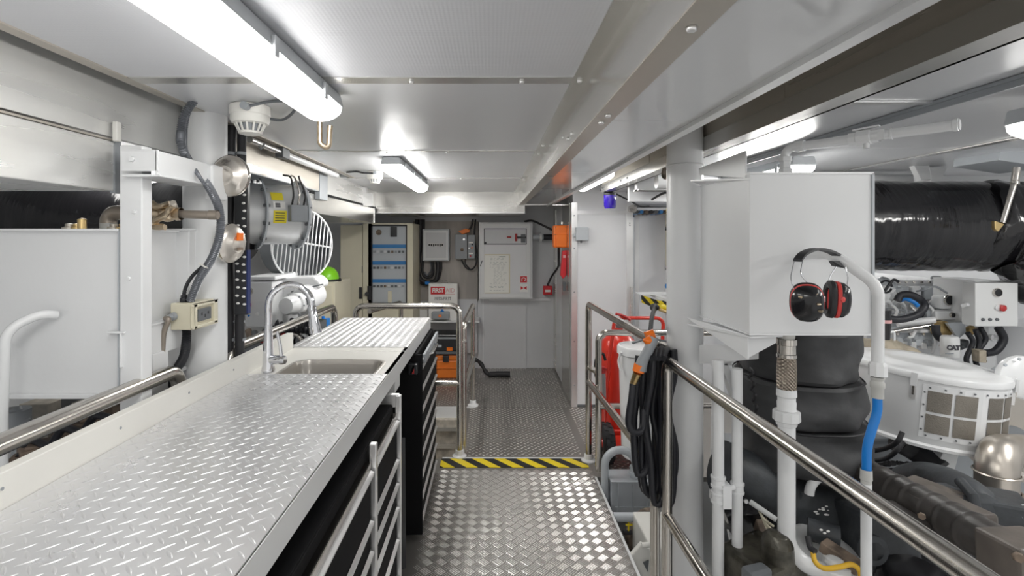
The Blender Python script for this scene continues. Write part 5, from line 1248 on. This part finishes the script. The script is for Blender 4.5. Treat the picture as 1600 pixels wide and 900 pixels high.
for k in range(6): G().box(X(1386+19*k,3.2),3.19,Z(468,3.2),X(1400+19*k,3.2),3.26,Z(447,3.2)).obj('inspection_cover','grey_paint' if k%2 else 'white_gloss',t,bev=.008)
for k in range(5): G().tube(spline([P(1396+14*k,478,3.0),P(1402+14*k,486,2.97),P(1398+14*k,498,3.0),P(1406+14*k,510,3.02)]),.007,8).obj('fuel_line',['white_gloss','grey_mid','alu_bright','rubber','white_gloss'][k],t)
G().cyl(P(1402,506,3.0),P(1460,500,2.95),.020).obj('manifold','white_gloss',t); G().cyl(P(1380,520,2.95),P(1458,508,2.9),.012).obj('manifold','steel',t)
for k in range(8): G().obox(P(1404+7.5*k,533+(k*5)%9,2.92),(.03,.03,.035),rz=.3*k).obj('bracket',['grey_paint','alu_bright','grey_mid','white_gloss'][k%4],t,bev=.004)
for k in range(6): bolt(P(1402+10*k,522+(k%2)*14,2.98),(0,-1,.2),.010,'steel',t)
G().tube(spline([P(1432,455,3.0),P(1446,452,2.95),P(1462,448,2.95),P(1480,458,2.95)]),.006,8).obj('fuel_line','grey_mid',t)
G().lathe([(.0,0),(.03,0),(.03,.012),(.02,.02),(0,.02)],P(1463,436,3.3)).obj('filler_cap','grey_dark',t)
t = T('engine_control_box', 'white control box with a round gauge and a red switch on the engine', 'control box')
eb(1524,442,1591,510,2.75,.08).obj('front','bench_grey',t,bev=.004)
G().box(X(1493,2.95),2.83,Z(504,2.95),X(1591,2.75),3.1,Z(436,2.95)).obj('side','white_gloss',t)
gauge(P(1557,457,2.75),.020,t,m='black_gloss')
G().lathe([(.017,0),(.017,.016),(.012,.02),(0,.02)],P(1564,481,2.75),(0,-1,0)).obj('red_switch','red_dull',t); G().lathe([(.014,0),(.014,.01),(0,.012)],P(1557,480,2.75),(0,-1,0)).obj('switch','alu_bright',t)
for px in (1535,1546,1557): G().lathe([(.008,0),(.008,.008),(0,.01)],P(px,499,2.75),(0,-1,0),10).obj('knob','grey_dark',t)
G().tube([P(1503,478,2.81),P(1510,476,2.79),P(1519,476,2.79)],.010,8).obj('latch','white_gloss',t)
# oil filter with writing
t = T('oil_filter', 'pale grey can with black lettering low on the engine', 'filter')
G().lathe([(0,Z(560,2.75)),(.040,Z(560,2.75)),(.042,Z(556,2.75)),(.042,Z(531,2.75)),(.036,Z(528,2.75)),(0,Z(528,2.75))],(X(1484,2.8),2.8,0),seg=32).obj('can','bench_grey',t)
text('CAT',.033,(X(1484,2.8)-.018,2.7575,Z(543.5,2.76)),(1,-.12,0),(0,0,1),'ink',t,bold=.002)
text('1R-0755',.013,(X(1484,2.8)-.010,2.7555,Z(552,2.76)),(1,-.12,0),(0,0,1),'ink',t) if 0 else G().box(X(1478,2.76)-.006,2.7545,Z(553,2.76),X(1489,2.76),2.757,Z(551.5,2.76)).obj('small_print','grey_mid',t)
# black hose arch with blue hose
o = one(G().tube(spline([P(1402,470,2.8),P(1408,461,2.8),P(1424,461,2.78),P(1440,470,2.75),P(1444,480,2.72),P(1432,492,2.72),P(1408,499,2.72),P(1385,497,2.74),P(1372,488,2.78)],10),lambda L: .019,14),'hose','rubber','black hose arching over the engine top right of the bent white pipe','hose')
o = one(G().tube(spline([P(1405,470,2.9),P(1414,467,2.88),P(1428,472,2.86),P(1434,478,2.86)]),.012,10),'hose','blue_hose','short blue hose under the arching black engine hose','hose')
t = T('fuel_filter', 'dark filter bowl with a red band behind the bent white pipe', 'filter')
G().lathe([(0,Z(530,2.4)),(.024,Z(530,2.4)),(.028,Z(505,2.4)),(.028,Z(490,2.4)),(.03,Z(488,2.4)),(.03,Z(484,2.4)),(0,Z(484,2.4))],(X(1381,2.4),2.4,0)).obj('bowl','black_gloss',t)
G().lathe([(.0305,Z(504,2.4)),(.0305,Z(499,2.4))],(X(1381,2.4),2.4,0)).obj('red_band','pale_red',t)
G().tube(spline([P(1388,520,2.4),P(1396,519,2.4),P(1397,532,2.4)]),.006,8).obj('pipe','white_gloss',t)
g = G().tube(resample(spline([P(1336,545,2.95),P(1372,543,2.85),P(1410,552,2.8),P(1450,575,2.78)]),.02),lambda L: .055+.004*math.sin(L*50),20); g.lump(.012,14)
one(g,'lagged_pipe','beige_fabric','beige cloth wrapped pipe just above the air filter lid','pipe')
t = T('bed_girder', 'cream machine frame and dark voids below the air filter', 'frame')
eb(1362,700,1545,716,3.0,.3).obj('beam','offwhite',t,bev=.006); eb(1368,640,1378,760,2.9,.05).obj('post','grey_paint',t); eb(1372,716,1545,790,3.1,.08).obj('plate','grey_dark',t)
for k in range(5): eb(1375+34*k,716,1382+34*k,745,3.0,.08).obj('rib','cream',t,bev=.003)
G().tube(spline([P(1362,705,2.3),P(1385,700,2.25),P(1402,690,2.2),P(1410,675,2.2)]),.010,10).obj('cable','black_matte',t)
G().tube(spline([P(1365,720,2.4),P(1385,716,2.35),P(1400,705,2.3),P(1412,690,2.3)]),.010,10).obj('cable','black_matte',t)
G().tube(spline([P(1402,690,2.5),P(1430,705,2.5),P(1470,735,2.4)]),.05,14).obj('dark_duct','black_matte',t)
g = G()
for k in range(22): g.sph(P(1372+k*2.2,735+12*math.sin(k*2.1),2.5),.012,(1.3,1,1),6)
g.lump(.01,30).obj('loom','black_matte',t)
eb(1342,600,1366,640,2.75,.1).obj('bracket','grey_paint',t,bev=.006)
for k in range(5): G().cyl(P(1338,603+12*k,2.7),P(1352,603+12*k,2.7),.012,seg=8).obj('bolt','alu_bright',t)
# right side machinery wall/blue grey tank behind
one(G().cyl((X(1590,3.3),3.35,-.55),(X(1590,3.3),3.35,Z(505,3.3)),.22,seg=40),'grey_tank','wall_grey','tall pale blue grey tank behind the grey elbow','tank')
# ---- black intake run in the lower right corner
t = T('intake_duct', 'ribbed black intake pipe with square joints running to the bottom right corner', 'duct')
A = P(1345,738,2.05); Bp = P(1460,800,1.72); Cp = P(1530,838,1.55); Dp = P(1640,900,1.38)
path = [A,Bp,Cp,Dp]
def ribr(L): 
    k = (L/.075)%1; return .060+(.004 if .35<k<.5 else 0)
G().tube(resample(path,.006),ribr,28).obj('ribbed_pipe','duct_brown',t)
def blk(p, q, w, h, nm, m, off=(0,0,0)):
    return G().bar(V(p)+V(off),V(q)+V(off),w,h).obj(nm,m,t,bev=.010)
blk(P(1425,783,1.84),P(1528,836,1.60),.15,.12,'square_joint','duct_joint'); blk(P(1415,762,2.02),P(1505,797,1.86),.11,.09,'square_joint','duct_joint')
blk(P(1405,790,1.80),P(1470,830,1.66),.06,.045,'side_block','duct_brown',(-.05,0,0))
blk(P(1560,862,1.48),P(1640,905,1.35),.15,.15,'square_joint','duct_joint')
for a_ in (): G().bar(P(a_,772+(a_-1422)*.57,1.84-(a_-1422)*.0025)+V((0,-.0,.065)),P(a_+12,779+(a_-1422)*.57,1.81-(a_-1422)*.0025)+V((0,0,.065)),.12,.012).obj('rib','duct_brown',t,bev=.003)
bolt(P(1440,806,1.66),(-.5,-.8,0),.012,'rust',t); bolt(P(1590,870,1.35),(-.4,-.9,.1),.014,'rust',t)
t = T('curved_duct', 'smooth black curved duct arching below the air filter', 'duct')
G().tube(resample(spline([P(1392,788,2.35),P(1410,760,2.3),P(1440,749,2.2),P(1480,758,2.08),P(1518,780,1.95),P(1540,808,1.9)],10),.02),.070,28).obj('tube','duct_black',t)
G().bar(P(1470,772,2.02),P(1530,800,1.85),.16,.10).obj('clamp_block','duct_black',t,bev=.02)
G().tube([P(1500,752,1.93),P(1520,775,1.85),P(1526,805,1.84)],.018,12).obj('rib','duct_black',t)
t = T('black_box', 'dark blue black box with rounded edges beside the curved duct', 'box')
G().obox(P(1562,797,1.9),(.15,.16,.11),rz=-.5).obj('body','duct_black',t,bev=.012)
G().cyl(P(1590,800,1.85),P(1606,803,1.82),.03).obj('knob','grey_paint',t)
t = T('exhaust_manifold', 'thick black duct running behind the bottom of the white drain pipe', 'duct')
G().tube(resample(spline([P(1125,728,2.16),P(1180,752,2.15),P(1230,779,2.14),P(1290,800,2.12),P(1350,815,2.1)],8),.02),.108,30).obj('tube','duct_black',t)
G().lathe([(.109,0),(.113,.003),(.113,.02),(.109,.022)],P(1308,805,2.11),(1,-.35,-.25),36).obj('clamp_band','black_matte',t)
G().bar(P(1330,815,2.08),P(1400,850,1.85),.19,.20).obj('joint','duct_black',t,bev=.02)
G().tube([P(1262,826,1.95),P(1312,840,1.9)],.040,22).obj('side_tube','duct_black',t)
for k in range(9): G().sph(P(1270+k*2.6+random.random()*12,790+random.random()*16,2.024),.002+.003*random.random(),(1.9,1,.8),6).obj('paint_spot','sticker_white',t)
for k in range(3): G().sph(P(1283+k*5.5,828+((k*5)%8),1.865),.004,(1.6,1,1),6).obj('paint_spot','sticker_white',t)
G().lathe([(.03,0),(.05,-.004),(.05,-.02)],P(1368,862,1.78),(0,-1,.1),30).obj('round_cap','duct_black',t)
one(G().tube([P(1294,772,2.02)+V((.075*math.cos(a),0,.075*math.sin(a))) for a in [PI*.05+PI*.95*k/12 for k in range(13)]],.018,14),'pipe_bend','white_gloss','small white curved pipe end above the thick black duct','pipe')
t = T('black_valve_cover', 'round black housing between the slim pipes and the white drain pipe', 'housing')
G().lathe([(0,0),(.10,0),(.115,.02),(.115,.16),(.09,.18),(0,.18)],P(1168,815,2.2),(-.3,-.3,1),32).obj('body','black_gloss',t)
G().cyl(P(1150,800,2.1),P(1132,806,2.1),.03).obj('spout','black_gloss',t)
G().cyl(P(1178,838,2.0),P(1160,843,2.0),.012).obj('peg','grey_dark',t)
bolt(P(1165,783,2.0),(0,-1,.2),.010,'alu_bright',t)
t = T('rusty_housing', 'oily brown and green cast housing at the bottom beside the slim pipes', 'housing')
g = G().obox(P(1192,893,1.9),(.22,.22,.16),rz=.4).lathe([(.0,.11),(.03,.105),(.05,.09),(.055,0)],P(1215,880,1.85)); g.lump(.012,7); g.obj('casting','cast_brown',t,bev=.02)
G().obox(P(1182,905,1.72),(.09,.05,.08),rz=.3).obj('cover','grey_dark',t,bev=.01)
g = G().bar(P(1178,790,2.12),P(1200,850,2.0),.05,.05).lump(.01,20); g.obj('rusty_arm','rust',t,bev=.004)
G().cyl(P(1172,784,2.0),P(1213,812,1.93),.010).obj('rod','bench_grey',t)
for k in range(6): G().tube(spline([P(1185+4*k,795+9*k,2.0),P(1193+3*k,810+8*k,1.95),P(1208,822+7*k,1.95)]),.005,8).obj('thin_line','cream',t)
t = T('grey_casting', 'pale grey engine casting behind the yellow cable', 'casting')
g = G().bar(P(1240,830,2.05),P(1330,905,1.85),.22,.08).obox(P(1300,880,1.8),(.05,.05,.04)).cyl(P(1304,884,1.78),P(1304,872,1.78),.03); g.obj('casting','bench_grey',t,bev=.012)
G().bar(P(1285,850,1.85),P(1345,890,1.75),.05,.04).obj('rusty_rib','rust',t,bev=.005)
one(G().tube(spline([P(1262,838,1.8),P(1266,855,1.78),P(1274,862,1.76)]),.010,10),'cable_sleeve','black_matte','short black sleeve above the yellow cable','cable')
one(G().tube(spline([P(1270,862,1.77),P(1274,878,1.75),P(1288,888,1.73),P(1312,886,1.72),P(1330,882,1.72),P(1342,890,1.71),P(1346,905,1.7)]),.0085,10),'cable','yellow_cable','bright yellow cable on the engine in the lower right','cable')
t = T('engine_sump', 'black lower engine casing filling the bottom right corner', 'casing')
G().box(X(1395,1.9),1.9,-.58,X(1640,1.9),2.6,Z(900,1.9)).obj('block','black_metal',t,bev=.03)
G().lathe([(0,.0),(.10,-.0),(.12,-.03),(.12,-.2)],P(1440,905,1.75),(0,-.3,1),32).obj('round_cover','black_gloss',t)
G().box(1.25,2.3,-.58,1.7,2.9,.45).obj('lower_block','grey_dark',t,bev=.02); G().box(1.7,2.65,-.58,3.2,2.88,.5).obj('rear_block','grey_mid',t,bev=.02)
# ================================================================ trolley, bucket, hose (centre right)
t = T('extinguisher_trolley', 'large red wheeled fire extinguisher behind the white bucket', 'fire extinguisher')
ex = V((.965,3.86,0)); 
G().lathe([(0,.10),(.10,.10),(.135,.13),(.14,.18),(.14,Z(545,3.86)),(.125,Z(532,3.86)),(.07,Z(522,3.86)),(.03,Z(519,3.86)),(.03,Z(512,3.86)),(0,Z(512,3.86))],ex,seg=40).obj('cylinder','red',t)
fx = G().tube(fillet([(.82,3.72,.12),(.86,3.72,Z(560,3.72)),(.90,3.72,Z(497,3.72)),(1.255,3.72,Z(497,3.72)),(1.24,3.72,Z(560,3.72)),(1.2,3.72,.12)],.05),.013,12); fx.tube([(.82,3.70,.15),(1.2,3.70,.15)],.013,12); fx.obj('trolley_frame','red',t)
G().tube(spline([P(962,490,3.7),P(975,494,3.7),P(985,500,3.7)]),.010,10).obj('lever','red_dull',t)
G().box(.80,3.45,.10,1.25,3.75,.125).prism([(.78,3.5,.12),(.80,3.62,.55),(.80,3.62,.12)],(.01,0,0)).obj('base_plate','red',t,bev=.004)
G().lathe([(.035,0),(.04,.02),(.03,.04),(0,.045)],(.98,3.86,Z(512,3.86))).obj('valve','grey_dark',t)
for sx_ in (.795,1.20):
    w = G().lathe([(.055,-.02),(.055,-.035),(.085,-.042),(.115,-.040),(.132,-.025),(.135,0),(.132,.025),(.115,.040),(.085,.042),(.055,.035),(.055,.02)],(sx_,3.52,.137),(1,0,0),40).obj('wheel','black_matte',t)
    for k in range(30):
        a = k*PI/15; G().bar((sx_-.028+(k%2)*.028,3.52+.133*math.cos(a),.137+.133*math.sin(a)),(sx_+(k%2)*.028,3.52+.133*math.cos(a+.06),.137+.133*math.sin(a+.06)),.012,.008).obj('tread_block','black_matte',w)
    G().lathe([(.055,-.02),(.03,-.025),(.02,-.045),(0,-.045)],(sx_,3.52,.137),(1,0,0),24).lathe([(.055,.02),(.03,.025),(.0,.03)],(sx_,3.52,.137),(1,0,0),24).obj('hub','red',w)
t = T('extinguisher_hose', 'black hose and grey nozzle on the left of the red extinguisher', 'hose')
G().tube(spline([P(945,590,3.62),P(941,600,3.62),P(932,590,3.64),P(930,570,3.66),P(934,556,3.66),P(942,553,3.68),P(946,563,3.68)]),.010,10).obj('hose','rubber',t)
G().cyl(P(943,582,3.6),P(944,625,3.6),.014).obj('nozzle','grey_mid',t); G().cyl(P(942,573,3.6),P(943,583,3.6),.016).box(X(938,3.6),3.58,Z(578,3.6),X(948,3.6),3.60,Z(575,3.6)).obj('nozzle_valve','red_dull',t)
t = T('paint_bucket', 'white plastic bucket with a rim standing before the red extinguisher', 'bucket')
bc_ = V((.995,3.16,0)); 
zb_, zt_ = .16, Z(545,3.2)
bc_ = V((.975,3.30,0))
G().lathe([(0,.145),(.125,.145),(.13,.15),(.148,zt_-.07),(.150,zt_-.02)],bc_,seg=48).obj('pail','white_gloss',t)
G().lathe([(.150,zt_-.055),(.158,zt_-.05),(.158,zt_-.01),(.152,zt_),(.14,zt_+.002),(.137,zt_-.008),(0,zt_-.008)],bc_,seg=48).obj('lid','white_gloss',t)
G().tube(spline([bc_+V((-.15,-.06,zt_-.03)),bc_+V((-.165,-.05,zt_-.09)),bc_+V((-.155,-.07,zt_-.15))]),.007,8).obj('handle','white_gloss',t)
# grey tank with inverted U pipe below the walkway edge
t = T('day_tank', 'pale grey ribbed tank below the walkway edge', 'tank')
G().box(.738,3.14,-.17,1.06,3.29,.052).obj('shell','grey_paint',t,bev=.004); G().box(.734,3.125,.050,1.08,3.295,.058).obj('top_flange','grey_paint',t)
for x in (.78,.87,.96): G().box(x-.004,3.125,-.17,x+.004,3.14,.05).obj('rib','grey_paint',t)
G().prism([(.76,3.13,-.10),(1.04,3.13,-.10),(1.0,3.13,-.17),(.90,3.13,-.20),(.84,3.13,-.17)],(0,.01,0)).obj('lower_gusset','grey_paint',t)
t = T('vent_pipe', 'grey pipe bent like an upside down U at the walkway edge', 'pipe')
dd = 3.19
uc = P(969,727,dd); R_ = X(993,dd)-X(969,dd)
G().tube([(uc.x-R_,dd,-.12)]+[uc+V((-R_*math.cos(a),0,R_*math.sin(a))) for a in [PI*k/16 for k in range(17)]]+[P(993,746,dd)],.024,24).obj('bend','grey_paint',t)
G().lathe([(.024,0),(.036,.002),(.036,.03),(.044,.034),(.044,.05),(.036,.053),(.036,.075)],P(993,728,dd),(0,0,-1),24).obj('socket','grey_paint',t)
one(G().cyl(P(958,808,2.9),P(1018,808,2.9),.025),'grey_pipe','grey_paint','short horizontal grey pipe below the grey ribbed tank','pipe')
t = T('flywheel', 'brown rusty flywheel edge low beside the walkway', 'wheel')
wc = P(1010,835,3.0); G().lathe([(.10,-.02),(.145,-.02),(.15,0),(.145,.02),(.10,.02)],wc,(.5,-1,0),36).obj('rim','rust',t); G().lathe([(0,0),(.10,.01)],wc,(.5,-1,0),30).obj('disc','conduit_brown',t)
t = T('cream_frame', 'cream steel bracket with a triangular opening low beside the walkway', 'bracket')
G().prism([P(985,870,2.5),P(1003,850,2.5),P(1018,860,2.5),P(1025,905,2.5),P(985,905,2.5)],(0,.03,0)).obj('plate','offwhite',t,bev=.006)
G().prism([P(1005,880,2.49),P(1014,876,2.49),P(1012,894,2.49)],(0,.008,0)).obj('opening','grey_dark',t)
G().cyl(P(1003,852,2.48),P(1024,850,2.48),.012).obj('rod','offwhite',t)
G().box(.80,2.55,-.58,1.0,2.9,.0).obj('pedestal','offwhite',t,bev=.01)
t = T('small_valve', 'small black and yellow valve below the horizontal grey pipe', 'valve')
G().cyl(P(974,832,2.9),P(992,832,2.9),.012).obj('body','black_matte',t); G().cyl(P(982,816,2.9),P(982,830,2.9),.005).obj('stem','yellow',t); G().box(X(977,2.9),2.89,Z(820,2.9),X(988,2.9),2.9,Z(818,2.9)).obj('handle','yellow',t)
# hanging black air hose
hx = P(1025,545,2.12)
t = T('air_hose', 'black air hose hanging in long loops from the end of the slanting handrail', 'hose')
def loop(pts, r=.0135):
    return G().tube(resample(spline(pts,10),.02),r,12).obj('hose_loop','rubber',t)
dL = 2.12
top = 548
for k,(x0,x1,yb,dz) in enumerate(((990,1008,742,0),(1000,1024,770,.02),(1014,1034,784,-.015),(1030,1048,787,.01),(1008,1042,738,.035),(996,1018,764,.05),(1028,1050,756,.06))):
    d_ = dL+dz
    w_ = 6*math.sin(k*2.3)
    loop([P(x0+8,top+8,d_-.02),P(x0+4,600+w_,d_-.03),P(x0+w_,660,d_),P(x0+2,715,d_),P((x0+x1)/2-2,yb,d_),P(x1+2,yb-8,d_),P(x1+5,700,d_),P(x1-w_,640,d_+.01),P(x1+4,585,d_),P(x1+3,top-2,d_)])
for k in range(5): loop([P(1008+7*k,560,2.04),P(1012+7*k,547-1.5*(k%2),2.10),P(1018+7*k,552,2.20),P(1018+7*k,572,2.24)])
loop([P(989,600,2.06),P(987,622,2.05),P(984,640,2.05),P(982,660,2.05),P(987,674,2.05),P(997,676,2.06),P(1004,668,2.08),P(1005,640,2.1)],.0135)
t = T('blow_gun', 'grey and orange air gun with a brass fitting clipped on the slanting handrail', 'air gun')
G().tube(resample(spline([P(1020,528,2.06),P(1014,545,2.05),P(1005,562,2.05),P(1000,578,2.05)]),.006),lambda L: .024-.004*math.sin(L*24),18).obj('grip','grey_mid',t)
G().tube([P(1000,570,2.05),P(997,581,2.05)],.023,18).obj('orange_collar','orange',t)
G().tube([P(996,583,2.05),P(993,590,2.055),P(989,600,2.06)],lambda L: .017-.08*L,10).obj('brass_fitting','brass',t)
g = G().cyl(P(1010,527,2.10),P(1022,523,2.10),.022).sph(P(1014,532,2.05),.02,(1.1,.8,1),10).bar(P(1006,531,2.06),P(1025,536,2.06),.014,.012).lump(.006,50); g.obj('trigger','orange',t)
G().bar(P(988,536,2.05),P(1003,531,2.05),.02,.006).obj('guard','grey_dark',t); G().bar(P(1022,530,2.06),P(1040,533,2.06),.02,.006).obj('guard','grey_dark',t)
t = T('webbing_strap', 'black strap holding the air gun up to the striped shelf', 'strap')
G().tube(resample(spline([P(1024,478,2.5),P(1021,487,2.45),P(1018,500,2.3),P(1016,522,2.14)]),.01),.016,12,.6).obj('strap','black_matte',t)
G().sph(P(1023,480,2.5),.022,(1,1,.8),10).lump(.006,40).obj('knot','black_matte',t)
o = one(G().tube(spline([P(1036,555,2.3),P(1030,568,2.3),P(1032,600,2.3)]),.006,8),'hook','steel','thin steel hook behind the top of the black hose','hook')
# ================================================================ camera, world, colour
settle()
cam = bpy.data.cameras.new('camera'); co = bpy.data.objects.new('camera', cam); C.objects.link(co)
co.location = (0,0,EYE); co.rotation_euler = (PI/2,0,0)
cam.sensor_width = 36; cam.lens = 36*F/1600; cam.shift_x = (800-767)/1600; cam.shift_y = -(450-371)/1600
cam.clip_start = .02
S.camera = co
w = bpy.data.worlds.new('world'); S.world = w; w.use_nodes = True
w.node_tree.nodes['Background'].inputs[0].default_value = (.93,.92,.9,1); w.node_tree.nodes['Background'].inputs[1].default_value = .8  # added fill light, let in where the wall behind the camera is missing
S.view_settings.view_transform = 'Standard'; S.view_settings.look = 'None'; S.view_settings.gamma = 1; S.view_settings.use_curve_mapping = False
S.view_settings.exposure = 0.12
S.cycles.use_denoising = True
S.cycles.max_bounces = 8
S.cycles.sample_clamp_indirect = 6
